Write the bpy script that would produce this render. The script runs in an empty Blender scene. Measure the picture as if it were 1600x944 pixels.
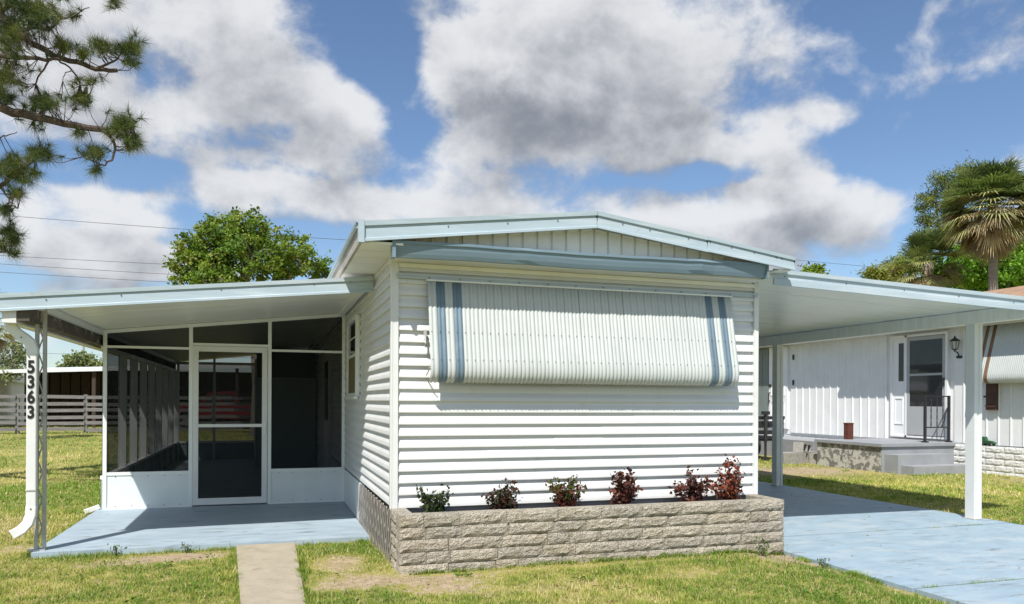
import bpy, math, random
import numpy as np
from mathutils import Vector, Matrix, Quaternion

rnd = random.Random(7)
NR = np.random.default_rng(11)
scn = bpy.context.scene
COL = scn.collection

# ------------------------------------------------------------------ camera
F_PX, YAW, ROLL, HORIZON = 1180.84, 0.31459, 0.00487, 626.47
CAM = Vector((-1.040, -6.494, 1.439))
s_, c_ = math.sin(YAW), math.cos(YAW)
FWD, RGT, UP = Vector((s_, c_, 0)), Vector((c_, -s_, 0)), Vector((0, 0, 1))
cr_, sr_ = math.cos(ROLL), math.sin(ROLL)
cx_ = RGT * cr_ + UP * sr_
cu_ = RGT * -sr_ + UP * cr_
cam = bpy.data.cameras.new('camera')
cam.sensor_fit = 'HORIZONTAL'
cam.sensor_width = 36
cam.lens = 36 * F_PX / 1600
cam.shift_y = (HORIZON - 472) / 1600
cam.clip_start = 0.05
cam.clip_end = 3000
camo = bpy.data.objects.new('camera', cam)
COL.objects.link(camo)
camo.matrix_world = Matrix(((cx_.x, cu_.x, -FWD.x, CAM.x), (cx_.y, cu_.y, -FWD.y, CAM.y),
                            (cx_.z, cu_.z, -FWD.z, CAM.z), (0, 0, 0, 1)))
scn.camera = camo


def ray(px, py):
    X, Y = px - 800, py - HORIZON
    u = cr_ * X + sr_ * Y
    v = -sr_ * X + cr_ * Y
    return (FWD * F_PX + RGT * u - UP * v) / F_PX


def at(px, py, d):
    """a survey helper: where a thing seen in that direction stands, d metres away"""
    return CAM + ray(px, py) * d


# ------------------------------------------------------------------ sun, exposure
LIGHT = Vector((0.42, 0.60, -1.0)).normalized()
SUN_EL = math.asin(-LIGHT.z)
SUN_AZ = math.atan2(-LIGHT.x, -LIGHT.y)
sun = bpy.data.lights.new('sun', 'SUN')
sun.energy = 4.6
sun.angle = math.radians(0.5)
sun.color = (1.0, 0.955, 0.89)
suno = bpy.data.objects.new('sun', sun)
suno.rotation_euler = LIGHT.to_track_quat('-Z', 'Y').to_euler()
suno.location = (-8, -12, 20)
COL.objects.link(suno)
scn.view_settings.view_transform = 'Standard'
scn.view_settings.look = 'None'
scn.view_settings.gamma = 1
scn.view_settings.exposure = 0.50
scn.view_settings.use_curve_mapping = False

# ------------------------------------------------------------------ sky with clouds
world = bpy.data.worlds.new('World')
scn.world = world
world.use_nodes = True


class NT:
    def __init__(self, tree):
        self.t = tree

    def n(self, typ, **kw):
        nd = self.t.nodes.new(typ)
        for k, v in kw.items():
            setattr(nd, k, v)
        return nd

    def link(self, a, b):
        self.t.links.new(a, b)

    def _set(self, sock, v):
        if isinstance(v, bpy.types.NodeSocket):
            self.link(v, sock)
        else:
            sock.default_value = v

    def math(self, op, a, b=0.0, c=0.0, clamp=False):
        nd = self.n('ShaderNodeMath', operation=op, use_clamp=clamp)
        self._set(nd.inputs[0], a)
        self._set(nd.inputs[1], b)
        self._set(nd.inputs[2], c)
        return nd.outputs[0]

    def vmath(self, op, a, b=(0, 0, 0), out=0):
        nd = self.n('ShaderNodeVectorMath', operation=op)
        self._set(nd.inputs[0], a)
        self._set(nd.inputs[1], b)
        return nd.outputs[out]

    def noise(self, vec, scale, detail=6, rough=0.55, dist=0.0):
        nd = self.n('ShaderNodeTexNoise')
        self.link(vec, nd.inputs['Vector'])
        nd.inputs['Scale'].default_value = scale
        nd.inputs['Detail'].default_value = detail
        nd.inputs['Roughness'].default_value = rough
        nd.inputs['Distortion'].default_value = dist
        return nd.outputs['Fac']

    def smooth(self, v, lo, hi, a=0.0, b=1.0):
        nd = self.n('ShaderNodeMapRange', interpolation_type='SMOOTHSTEP')
        self._set(nd.inputs[0], v)
        nd.inputs[1].default_value = lo
        nd.inputs[2].default_value = hi
        nd.inputs[3].default_value = a
        nd.inputs[4].default_value = b
        return nd.outputs[0]

    def mix(self, f, a, b, blend='MIX'):
        nd = self.n('ShaderNodeMix', data_type='RGBA', blend_type=blend)
        self._set(nd.inputs[0], f)
        for i, v in ((6, a), (7, b)):
            if not isinstance(v, bpy.types.NodeSocket) and len(v) == 3:
                v = (*v, 1)
            self._set(nd.inputs[i], v)
        return nd.outputs[2]


# where the cloud banks stand in the sky: direction seen, angular half width, half height, weight
BANKS = [(890, 60, 230, 90, 0.42), (830, 130, 170, 70, 0.30), (930, 190, 190, 70, 0.40), (800, 245, 110, 46, 0.28), (1110, 70, 110, 60, 0.32), (1010, 235, 110, 36, 0.26),
         (260, 60, 220, 80, 0.42), (440, 140, 110, 46, 0.46), (520, 170, 80, 46, 0.34), (400, 205, 150, 40, 0.36), (330, 265, 110, 30, 0.26), (90, 150, 130, 50, 0.34), (560, 250, 90, 40, 0.26),
         (450, 312, 230, 30, 0.46), (760, 310, 140, 34, 0.34), (880, 335, 190, 36, 0.36), (1190, 335, 170, 46, 0.56), (1245, 285, 50, 32, 0.36), (1345, 345, 62, 42, 0.42),
         (1165, 240, 85, 26, 0.40), (1255, 188, 85, 22, 0.38), (125, 338, 90, 38, 0.46), (190, 405, 170, 24, 0.50), (1470, 125, 95, 16, 0.12), (1400, 45, 115, 24, 0.20), (1540, 85, 70, 16, 0.08),
         (590, 95, 60, 46, -0.45), (640, 190, 40, 60, -0.30), (605, 30, 46, 40, -0.35), (1490, 240, 200, 100, -0.24), (150, 262, 130, 26, -0.42), (1085, 275, 110, 16, -0.30), (620, 285, 60, 20, -0.2)]


def density(t, d, uv, detail):
    st = t.vmath('MULTIPLY', d, (1, 1, 1.25))
    big = t.noise(st, 2.3, 1, 0.5)
    fine = t.noise(st, 8.4, detail, 0.585, 0.12)
    tot = t.math('MULTIPLY_ADD', big, 0.5, -0.25 - 1.30 - 0.03)
    tot = t.math('MULTIPLY_ADD', fine, 2.6, tot)
    for (px, py, rx, ry, w) in BANKS:
        c = ray(px, py).normalized()
        sx, sy = F_PX / rx, F_PX / ry
        nd = t.n('ShaderNodeVectorMath', operation='MULTIPLY_ADD')
        t.link(uv, nd.inputs[0])
        nd.inputs[1].default_value = (sx, sy, 0)
        nd.inputs[2].default_value = (-math.atan2(c.x, c.y) * sx, -math.asin(c.z) * sy, 0)
        q = nd.outputs[0]
        tot = t.math('ADD', tot, t.smooth(t.vmath('DOT_PRODUCT', q, q, out=1), 0.0, 1.9, w, 0.0))
    return tot


wt = NT(world.node_tree)
for nd in list(world.node_tree.nodes):
    world.node_tree.nodes.remove(nd)
sky = wt.n('ShaderNodeTexSky', sky_type='NISHITA')
sky.sun_disc = False
sky.sun_elevation = SUN_EL
sky.sun_rotation = SUN_AZ
sky.air_density = 1.0
sky.dust_density = 0.4
sky.ozone_density = 1.6
tc = wt.n('ShaderNodeTexCoord')
dirv = wt.vmath('NORMALIZE', tc.outputs['Generated'])
sep = wt.n('ShaderNodeSeparateXYZ')
wt.link(dirv, sep.inputs[0])
cmb = wt.n('ShaderNodeCombineXYZ')
wt.link(wt.math('ARCTAN2', sep.outputs[0], sep.outputs[1]), cmb.inputs[0])
wt.link(wt.math('ARCSINE', sep.outputs[2]), cmb.inputs[1])
uv0 = cmb.outputs[0]
d0 = density(wt, dirv, uv0, 9)
d1 = density(wt, wt.vmath('ADD', dirv, (-0.022, -0.012, 0.045)), wt.vmath('ADD', uv0, (-0.012, 0.045, 0)), 5)
cover = wt.smooth(d0, -0.20, 0.42)
grad = wt.math('SUBTRACT', d0, d1)
thick = wt.smooth(d0, 0.15, 1.10)
lum = wt.math('ADD', wt.math('MULTIPLY', grad, 0.72), wt.math('SUBTRACT', 0.74, wt.math('MULTIPLY', thick, 0.44)))
lum = wt.smooth(lum, -0.05, 1.10)
# values are in the sky texture's own units: the background strength scales both
ccol = wt.mix(lum, (2.15, 2.3, 2.65), (6.9, 7.0, 7.15))
skyc = wt.mix(1.0, sky.outputs[0], (0.95, 1.04, 1.14), 'MULTIPLY')
fin = wt.mix(wt.math('MULTIPLY', cover, 0.95), skyc, ccol)
bg = wt.n('ShaderNodeBackground')
bg.inputs['Strength'].default_value = 0.085
wo = wt.n('ShaderNodeOutputWorld')
wt.link(fin, bg.inputs['Color'])
wt.link(bg.outputs[0], wo.inputs['Surface'])
world.cycles.sampling_method = 'MANUAL'
world.cycles.sample_map_resolution = 512


# ------------------------------------------------------------------ materials
MATS = {}


def mat(name, col, rough=0.6, metal=0.0, var=0.10, vscale=2.5, stretch=(1, 1, 1), dirt=None, damt=0.5, dscale=1.5,
        dlo=0.52, dhi=0.75, dstretch=(1, 1, 1), bump=0.0, bscale=60, spec=0.5, bdist=0.01, stain_or_shade=None):
    m = bpy.data.materials.new(name)
    m.use_nodes = True
    t = NT(m.node_tree)
    bs = m.node_tree.nodes['Principled BSDF']
    geo = t.n('ShaderNodeNewGeometry')
    pos = geo.outputs['Position']
    n1 = t.noise(t.vmath('MULTIPLY', pos, stretch), vscale, 7, 0.6)
    f = t.smooth(n1, 0.25, 0.75)
    c = t.mix(f, tuple(max(0, x * (1 - var)) for x in col), tuple(min(1, x * (1 + var)) for x in col))
    if dirt:
        n2 = t.noise(t.vmath('MULTIPLY', t.vmath('ADD', pos, (7.3, 2.1, 5.5)), dstretch), dscale, 9, 0.65, 0.3)
        c = t.mix(t.smooth(n2, dlo, dhi, 0, damt), c, dirt)
    if stain_or_shade:
        scol, samt, sscale, slo, shi, sstr = stain_or_shade
        n3 = t.noise(t.vmath('MULTIPLY', t.vmath('ADD', pos, (1.7, 9.4, 3.3)), sstr), sscale, 10, 0.7, 0.6)
        c = t.mix(t.smooth(n3, slo, shi, 0, samt), c, scol)
    t.link(c, bs.inputs['Base Color'])
    bs.inputs['Metallic'].default_value = metal
    bs.inputs['Specular IOR Level'].default_value = spec
    t._set(bs.inputs['Roughness'], t.math('ADD', t.math('MULTIPLY', t.math('SUBTRACT', n1, 0.5), 0.3), rough))
    if bump:
        nb = t.noise(pos, bscale, 5, 0.6)
        b = t.n('ShaderNodeBump')
        b.inputs['Strength'].default_value = bump
        b.inputs['Distance'].default_value = bdist
        t.link(nb, b.inputs['Height'])
        t.link(b.outputs[0], bs.inputs['Normal'])
    MATS[name] = m
    return m


mat('siding', (0.645, 0.655, 0.65), 0.45, var=0.03, vscale=1.2, dirt=(0.53, 0.50, 0.41), damt=0.25, dscale=2.0, dlo=0.50, dhi=0.80, dstretch=(0.5, 0.5, 3), bump=0.05, bscale=30, stain_or_shade=((0.50, 0.44, 0.33), 0.45, 2.2, 0.55, 0.78, (3.0, 3.0, 0.7)))
mat('siding_plain', (0.76, 0.77, 0.74), 0.5, var=0.05, dirt=(0.5, 0.46, 0.36), damt=0.25, dstretch=(3, 3, .6))
mat('trim_white', (0.66, 0.67, 0.655), 0.4, var=0.05, dirt=(0.45, 0.42, 0.36), damt=0.3, dscale=5, dlo=0.55, dhi=0.8)
mat('alu_white', (0.72, 0.75, 0.74), 0.35, var=0.05, dirt=(0.40, 0.40, 0.36), damt=0.35, dscale=4, dlo=0.55, dhi=0.8)
mat('fascia_blue', (0.37, 0.455, 0.505), 0.34, var=0.05, vscale=1.5, stretch=(1, 1, 6), dirt=(0.56, 0.61, 0.635), damt=0.55, dscale=1.4, dlo=0.45, dhi=0.7, dstretch=(0.6, 0.6, 9), bump=0.25, bscale=3.0, bdist=0.02, stain_or_shade=((0.30, 0.28, 0.24), 0.5, 7.0, 0.60, 0.75, (1, 1, 1)))
mat('gutter_blue', (0.155, 0.225, 0.275), 0.35, var=0.08, vscale=1.5, stretch=(1, 1, 6), dirt=(0.27, 0.35, 0.40), damt=0.5, dscale=3, dstretch=(0.4, 1, 8))
mat('stripe_blue', (0.125, 0.185, 0.235), 0.45, var=0.12, dirt=(0.26, 0.32, 0.36), damt=0.4, dscale=8)
mat('awning_white', (0.47, 0.50, 0.485), 0.42, var=0.04, vscale=4, dirt=(0.36, 0.38, 0.35), damt=0.4, dscale=3, dlo=0.5, dhi=0.8, dstretch=(3, 3, 0.8))
mat('rail_blue', (0.40, 0.46, 0.52), 0.35, var=0.08)
mat('gable_panel', (0.66, 0.67, 0.64), 0.6, var=0.05, dirt=(0.45, 0.42, 0.35), damt=0.25, bump=0.35, bscale=110)
mat('roof_pan', (0.84, 0.84, 0.79), 0.32, var=0.05, vscale=2.0, stretch=(0.35, 5, 1), dirt=(0.50, 0.49, 0.44), damt=0.30, dscale=1.8, dlo=0.5, dhi=0.8, dstretch=(0.4, 4, 1))
mat('carport_pan', (0.78, 0.81, 0.77), 0.32, var=0.07, vscale=2.0, stretch=(0.35, 6, 1), dirt=(0.48, 0.50, 0.46), damt=0.35, dscale=1.8, dlo=0.5, dhi=0.8, dstretch=(0.4, 5, 1))
mat('old_wood', (0.36, 0.34, 0.31), 0.85, var=0.2, vscale=8, stretch=(4, .6, 4), dirt=(0.62, 0.61, 0.58), damt=0.6, dscale=3, dstretch=(4, .5, 4), bump=0.3, bscale=40)
mat('rot_wood', (0.10, 0.085, 0.07), 0.95, var=0.3, vscale=10, dirt=(0.45, 0.43, 0.38), damt=0.8, dscale=5, dlo=0.55, dhi=0.68, bump=0.5, bscale=50)
mat('galv', (0.46, 0.46, 0.43), 0.45, metal=0.3, var=0.15, vscale=9, dirt=(0.24, 0.18, 0.12), damt=0.45, dscale=12)
mat('kick_panel', (0.66, 0.71, 0.71), 0.38, var=0.05, dirt=(0.80, 0.83, 0.83), damt=0.5, dscale=2, bump=0.08, bscale=6, bdist=0.03)
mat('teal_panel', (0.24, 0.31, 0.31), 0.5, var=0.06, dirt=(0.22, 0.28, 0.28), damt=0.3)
mat('slab_blue', (0.30, 0.375, 0.435), 0.55, var=0.14, vscale=5, stretch=(.6, 2.6, 1), dirt=(0.40, 0.465, 0.515), damt=0.6, dscale=2.2, dlo=0.42, dhi=0.72, dstretch=(0.7, 2.4, 1), bump=0.12, bscale=90, spec=0.4, stain_or_shade=((0.16, 0.18, 0.19), 0.8, 3.6, 0.535, 0.68, (0.6, 2.2, 1)))
mat('drive_blue', (0.265, 0.355, 0.425), 0.55, var=0.10, vscale=5.0, stretch=(0.8, 1.5, 1), dirt=(0.37, 0.43, 0.46), damt=0.85, dscale=2.6, dlo=0.45, dhi=0.72, dstretch=(0.8, 1.5, 1), bump=0.12, bscale=90, spec=0.4, stain_or_shade=((0.14, 0.165, 0.175), 0.8, 4.5, 0.545, 0.68, (0.6, 2.0, 1)))
mat('joint_dirt', (0.09, 0.085, 0.07), 0.95, var=0.3, vscale=12)
mat('concrete', (0.345, 0.30, 0.225), 0.85, var=0.10, vscale=6, dirt=(0.25, 0.205, 0.145), damt=0.7, dscale=4, bump=0.35, bscale=150, stain_or_shade=((0.20, 0.16, 0.11), 0.6, 9, 0.55, 0.7, (1, 1, 1)))
mat('concrete_grey', (0.27, 0.28, 0.29), 0.8, var=0.10, vscale=5, dirt=(0.42, 0.43, 0.44), damt=0.4, dscale=2.5, bump=0.2, bscale=90)
mat('stoop_grey', (0.26, 0.275, 0.295), 0.65, var=0.10, vscale=4, dirt=(0.36, 0.36, 0.35), damt=0.5, dscale=3)
mat('stoop_peel', (0.17, 0.165, 0.15), 0.9, var=0.25, vscale=9, dirt=(0.50, 0.49, 0.44), damt=0.9, dscale=9, dlo=0.47, dhi=0.55, bump=0.5, bscale=40)
mat('cinder', (0.30, 0.29, 0.265), 0.95, var=0.18, vscale=12, dirt=(0.17, 0.155, 0.13), damt=0.5, dscale=6, bump=0.4, bscale=120)
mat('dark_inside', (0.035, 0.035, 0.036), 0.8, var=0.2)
mat('under_floor', (0.06, 0.058, 0.055), 0.9, var=0.3)
mat('skirt_shade', (0.022, 0.022, 0.021), 0.8, var=0.15, dirt=(0.035, 0.033, 0.03), damt=0.4)  # near-black colour stands in for the shade behind the lattice
mat('lattice', (0.33, 0.305, 0.275), 0.85, var=0.15, vscale=9, dirt=(0.22, 0.19, 0.16), damt=0.5, dscale=7)
mat('black_paint', (0.022, 0.022, 0.024), 0.45, var=0.2)
mat('digit_black', (0.012, 0.012, 0.013), 0.4, var=0.1)
mat('screw', (0.16, 0.15, 0.14), 0.4, metal=0.6)
mat('mortar', (0.33, 0.29, 0.22), 0.95, var=0.15, vscale=20)
mat('soil', (0.075, 0.058, 0.043), 0.95, var=0.3, vscale=20, bump=0.8, bscale=60)
mat('window_shade', (0.15, 0.115, 0.055), 0.7, var=0.12, vscale=8, stretch=(1, 1, 5))
mat('brown_wood', (0.075, 0.035, 0.022), 0.6, var=0.25, vscale=8)
mat('rust_box', (0.10, 0.028, 0.016), 0.75, var=0.2, vscale=10)
mat('stripe_brown', (0.17, 0.10, 0.045), 0.5, var=0.15, dirt=(0.09, 0.05, 0.03), damt=0.6)
mat('neigh_wall', (0.72, 0.735, 0.725), 0.5, var=0.04, dirt=(0.52, 0.52, 0.49), damt=0.25, dscale=3, dstretch=(3, 3, .5))
mat('neigh_roof', (0.30, 0.19, 0.12), 0.8, var=0.25, vscale=7, dirt=(0.18, 0.12, 0.09), damt=0.5)
mat('neigh_block', (0.68, 0.68, 0.66), 0.8, var=0.10, vscale=14, dirt=(0.35, 0.34, 0.31), damt=0.4, dscale=9, bump=1.0, bscale=45, bdist=0.02)
mat('grey_screen', (0.17, 0.20, 0.19), 0.6, var=0.08)
mat('storm_door', (0.36, 0.375, 0.385), 0.45, var=0.05)
mat('door_white', (0.76, 0.77, 0.77), 0.4, var=0.03)
mat('toy_green', (0.02, 0.09, 0.03), 0.4, var=0.1)
mat('fence_grey', (0.17, 0.165, 0.16), 0.9, var=0.22, vscale=5, stretch=(.5, 3, 6), dirt=(0.36, 0.35, 0.34), damt=0.6, dscale=4, dstretch=(.5, 2, 6))
mat('shed_brown', (0.05, 0.032, 0.022), 0.8, var=0.25, vscale=5, stretch=(5, 5, .5))
mat('truck_red', (0.19, 0.010, 0.014), 0.28, var=0.05)
mat('tyre', (0.02, 0.02, 0.02), 0.8, var=0.1)
mat('chrome', (0.55, 0.55, 0.55), 0.25, metal=0.9, var=0.05)
mat('bark', (0.085, 0.062, 0.047), 0.95, var=0.35, vscale=14, stretch=(1, 1, .4), bump=0.9, bscale=30, bdist=0.03)
mat('bark_grey', (0.16, 0.145, 0.125), 0.95, var=0.3, vscale=10, stretch=(1, 1, .4), bump=0.6, bscale=30)
mat('palm_trunk', (0.235, 0.20, 0.165), 0.95, var=0.2, vscale=4, stretch=(1, 1, 7), bump=0.9, bscale=14, bdist=0.04)
mat('wire', (0.05, 0.05, 0.055), 0.6)
mat('stem', (0.06, 0.045, 0.03), 0.9, var=0.2)
mat('lamp_glass', (0.50, 0.52, 0.52), 0.15, var=0.05)


def glass(name, col=(0.012, 0.014, 0.016), rough=0.04):
    m = bpy.data.materials.new(name)
    m.use_nodes = True
    t = NT(m.node_tree)
    b = m.node_tree.nodes['Principled BSDF']
    geo = t.n('ShaderNodeNewGeometry')
    n1 = t.noise(geo.outputs['Position'], 2.0, 3)
    t.link(t.mix(n1, col, tuple(c * 2 for c in col)), b.inputs['Base Color'])
    b.inputs['Roughness'].default_value = rough
    b.inputs['IOR'].default_value = 1.5
    MATS[name] = m


glass('glass_dark')


def screen(name, through=0.30, col=(0.014, 0.016, 0.016)):
    m = bpy.data.materials.new(name)
    m.use_nodes = True
    t = NT(m.node_tree)
    nt = m.node_tree
    nt.nodes.remove(nt.nodes['Principled BSDF'])
    out = nt.nodes['Material Output']
    geo = t.n('ShaderNodeNewGeometry')
    n1 = t.noise(geo.outputs['Position'], 1.7, 4)
    df = t.n('ShaderNodeBsdfDiffuse')
    t.link(t.mix(n1, tuple(c * 0.8 for c in col), tuple(c * 1.2 for c in col)), df.inputs[0])
    tr = t.n('ShaderNodeBsdfTransparent')
    mx = t.n('ShaderNodeMixShader')
    mx.inputs[0].default_value = through
    t.link(df.outputs[0], mx.inputs[1])
    t.link(tr.outputs[0], mx.inputs[2])
    t.link(mx.outputs[0], out.inputs[0])
    MATS[name] = m


screen('insect_screen')


def leafmat(name, rough=0.6, trans=0.35):
    m = bpy.data.materials.new(name)
    m.use_nodes = True
    t = NT(m.node_tree)
    nt = m.node_tree
    b = nt.nodes['Principled BSDF']
    out = nt.nodes['Material Output']
    a = t.n('ShaderNodeAttribute', attribute_name='col')
    geo = t.n('ShaderNodeNewGeometry')
    nz = t.noise(geo.outputs['Position'], 6.0, 3)
    c = t.mix(1.0, a.outputs['Color'], t.mix(nz, (0.78, 0.78, 0.78), (1.2, 1.2, 1.2)), 'MULTIPLY')
    t.link(c, b.inputs['Base Color'])
    b.inputs['Roughness'].default_value = rough
    b.inputs['Specular IOR Level'].default_value = 0.3
    tl = t.n('ShaderNodeBsdfTranslucent')
    t.link(t.mix(1.0, c, (1.15, 1.25, 0.7), 'MULTIPLY'), tl.inputs[0])
    mx = t.n('ShaderNodeMixShader')
    mx.inputs[0].default_value = trans
    t.link(b.outputs[0], mx.inputs[1])
    t.link(tl.outputs[0], mx.inputs[2])
    t.link(mx.outputs[0], out.inputs[0])
    MATS[name] = m


leafmat('leaf')
leafmat('needle', 0.5, 0.2)
leafmat('blade', 0.65, 0.3)

# split-face stone of the planter; shade in its pits painted as dark specks
m = mat('split_stone', (0.50, 0.45, 0.365), 0.95, var=0.28, vscale=30, dirt=(0.36, 0.31, 0.22), damt=0.6, dscale=7, dlo=0.45, dhi=0.66, bump=1.0, bscale=62, bdist=0.05, stain_or_shade=((0.14, 0.11, 0.08), 0.8, 48, 0.56, 0.65, (1, 1, 1)))
t = NT(m.node_tree)
bs = m.node_tree.nodes['Principled BSDF']
oi = t.n('ShaderNodeObjectInfo')
lk = [l for l in m.node_tree.links if l.to_socket == bs.inputs['Base Color']][0].from_socket
tint = t.mix(oi.outputs['Random'], (0.92, 0.93, 0.95), (1.16, 1.15, 1.13))
t.link(t.mix(1.0, lk, tint, 'MULTIPLY'), bs.inputs['Base Color'])

# lawn ground: soil and thatch, the bare patches come from an attribute of the mesh
m = bpy.data.materials.new('lawn_ground')
m.use_nodes = True
t = NT(m.node_tree)
bs = m.node_tree.nodes['Principled BSDF']
geo = t.n('ShaderNodeNewGeometry')
pos = geo.outputs['Position']
n1 = t.noise(pos, 0.9, 6, 0.6)
n2 = t.noise(pos, 14, 6, 0.65)
n3 = t.noise(pos, 60, 4, 0.6)
gcol = t.mix(t.smooth(n1, 0.35, 0.65), (0.17, 0.19, 0.04), (0.33, 0.29, 0.085))
gcol = t.mix(t.smooth(n2, 0.40, 0.75), gcol, (0.38, 0.31, 0.15))
gcol = t.mix(t.smooth(n3, 0.45, 0.75, 0, 0.6), gcol, (0.13, 0.125, 0.035))
dcol = t.mix(t.smooth(n2, 0.35, 0.7), (0.31, 0.235, 0.16), (0.44, 0.345, 0.245))
dcol = t.mix(t.smooth(n3, 0.45, 0.75, 0, 0.6), dcol, (0.17, 0.12, 0.075))
at_ = t.n('ShaderNodeAttribute', attribute_name='dirt')
fd = t.smooth(t.math('ADD', at_.outputs['Fac'], t.math('MULTIPLY', t.math('SUBTRACT', n2, 0.5), 1.5)), 0.30, 0.75)
t.link(t.mix(fd, gcol, dcol), bs.inputs['Base Color'])
bs.inputs['Roughness'].default_value = 0.95
bs.inputs['Specular IOR Level'].default_value = 0.15
bp = t.n('ShaderNodeBump')
bp.inputs['Strength'].default_value = 0.7
bp.inputs['Distance'].default_value = 0.03
t.link(t.math('ADD', n2, t.math('MULTIPLY', n3, 0.5)), bp.inputs['Height'])
t.link(bp.outputs[0], bs.inputs['Normal'])
MATS['lawn_ground'] = m

# ------------------------------------------------------------------ mesh helpers
WLOC = {}


class MB:
    def __init__(self):
        self.v, self.f = [], []

    def add(self, vs, fs):
        o = len(self.v)
        self.v += [tuple(p) for p in vs]
        self.f += [tuple(i + o for i in f) for f in fs]
        return self

    def box(self, x0, x1, y0, y1, z0, z1):
        vs = [(x, y, z) for z in (z0, z1) for y in (y0, y1) for x in (x0, x1)]
        return self.add(vs, [(0, 2, 3, 1), (4, 5, 7, 6), (0, 1, 5, 4), (2, 6, 7, 3), (0, 4, 6, 2), (1, 3, 7, 5)])

    def loft(self, rings, cap=True, closed=True):
        n = len(rings[0])
        vs = [p for r in rings for p in r]
        fs = []
        for i in range(len(rings) - 1):
            for j in range(n if closed else n - 1):
                k = (j + 1) % n
                fs.append((i * n + j, i * n + k, (i + 1) * n + k, (i + 1) * n + j))
        if cap:
            fs.append(tuple(range(n - 1, -1, -1)))
            fs.append(tuple((len(rings) - 1) * n + j for j in range(n)))
        return self.add(vs, fs)

    def quad(self, a, b, c, d):
        return self.add([a, b, c, d], [(0, 1, 2, 3)])

    def tube(self, path, r, n=8, cap=True):
        path = [Vector(p) for p in path]
        rs = r if isinstance(r, (list, tuple)) else [r] * len(path)
        rings = []
        ref = None
        for i, p in enumerate(path):
            tn = (path[min(i + 1, len(path) - 1)] - path[max(i - 1, 0)])
            if tn.length < 1e-9:
                tn = Vector((0, 0, 1))
            tn.normalize()
            if ref is None:
                ref = Vector((0, 0, 1)) if abs(tn.z) < 0.9 else Vector((1, 0, 0))
            a = tn.cross(ref)
            if a.length < 1e-4:
                a = tn.cross(Vector((0.3, 1, 0.2)))
            a.normalize()
            b = a.cross(tn).normalized()
            ref = b
            rings.append([p + (a * math.cos(2 * math.pi * k / n) + b * math.sin(2 * math.pi * k / n)) * rs[i] for k in range(n)])
        return self.loft(rings, cap)

    def cyl(self, c, axis, r, h, n=14):
        a = Vector(axis).normalized()
        c = Vector(c)
        return self.tube([c - a * h / 2, c + a * h / 2], r, n)

    def data(self, name, m, smooth=False):
        me = bpy.data.meshes.new(name)
        me.from_pydata(self.v, [], self.f)
        if m:
            me.materials.append(MATS[m])
        if smooth:
            me.shade_smooth()
        me.update()
        return me

    def build(self, name, m, parent=None, at=(0, 0, 0), smooth=False, rot=None):
        return place(name, self.data(name, m, smooth), parent, at, rot)


def place(name, me, parent=None, at=(0, 0, 0), rot=None, scale=None):
    o = bpy.data.objects.new(name, me)
    COL.objects.link(o)
    w = Vector(at)
    WLOC[o.name] = w
    o.location = w - (WLOC[parent.name] if parent else Vector((0, 0, 0)))
    if parent:
        o.parent = parent
    if rot:
        o.rotation_euler = rot
    if scale:
        o.scale = scale
    return o


def tag(o, label, cat, group=None):
    o['label'] = label
    o['category'] = cat
    if group:
        o['group'] = group
    return o


def thing(name, label, cat, loc=(0, 0, 0), group=None):
    return tag(place(name, None, None, loc), label, cat, group)


def struct(o):
    o['kind'] = 'structure'
    return o


def npmesh(name, V, Fq, m, col=None, smooth=False):
    """V (n,3) Fq (k,3|4) arrays"""
    me = bpy.data.meshes.new(name)
    V = np.ascontiguousarray(V, np.float32)
    Fq = np.ascontiguousarray(Fq, np.int32)
    k, c = Fq.shape
    me.vertices.add(len(V))
    me.vertices.foreach_set('co', V.ravel())
    me.loops.add(k * c)
    me.loops.foreach_set('vertex_index', Fq.ravel())
    me.polygons.add(k)
    me.polygons.foreach_set('loop_start', np.arange(0, k * c, c, dtype=np.int32))
    me.polygons.foreach_set('loop_total', np.full(k, c, np.int32))
    if col is not None:
        a = me.attributes.new('col', 'FLOAT_COLOR', 'POINT')
        cc = np.ones((len(V), 4), np.float32)
        cc[:, :3] = col
        a.data.foreach_set('color', cc.ravel())
    me.materials.append(MATS[m])
    me.update(calc_edges=True)
    me.validate()
    if smooth:
        me.shade_smooth()
    return me


def sstep(x):
    x = np.clip(x, 0, 1)
    return x * x * (3 - 2 * x)


_G = NR.random((64, 64))


def vnoise(x, y):
    xi, yi = np.floor(x).astype(int), np.floor(y).astype(int)
    fx, fy = sstep(x - xi), sstep(y - yi)
    g = lambda a, b: _G[a % 64, b % 64]
    return (g(xi, yi) * (1 - fx) + g(xi + 1, yi) * fx) * (1 - fy) + (g(xi, yi + 1) * (1 - fx) + g(xi + 1, yi + 1) * fx) * fy


def fnoise(x, y):
    return 0.55 * vnoise(x, y) + 0.3 * vnoise(x * 2.3 + 9, y * 2.3 + 4) + 0.15 * vnoise(x * 5.1 + 3, y * 5.1 + 17)


# ------------------------------------------------------------------ ground
def terr(x, y):
    x, y = np.asarray(x, float), np.asarray(y, float)
    a = 0.055 * sstep((3.60 - x) / 0.45) * sstep((1.2 - y) / 0.9) * sstep((x + 0.9) / 0.9)
    n = 0.022 * (fnoise(x * 0.8 + 50, y * 0.8 + 50) - 0.5)
    n = n * sstep((np.maximum(np.abs(x - 5.4) - 1.8, 0)) / 0.4)
    r = 0.05 * sstep((x - 7.4) / 2.0)
    far = 0.0
    return a + n + r - 0.012 + far


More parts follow.
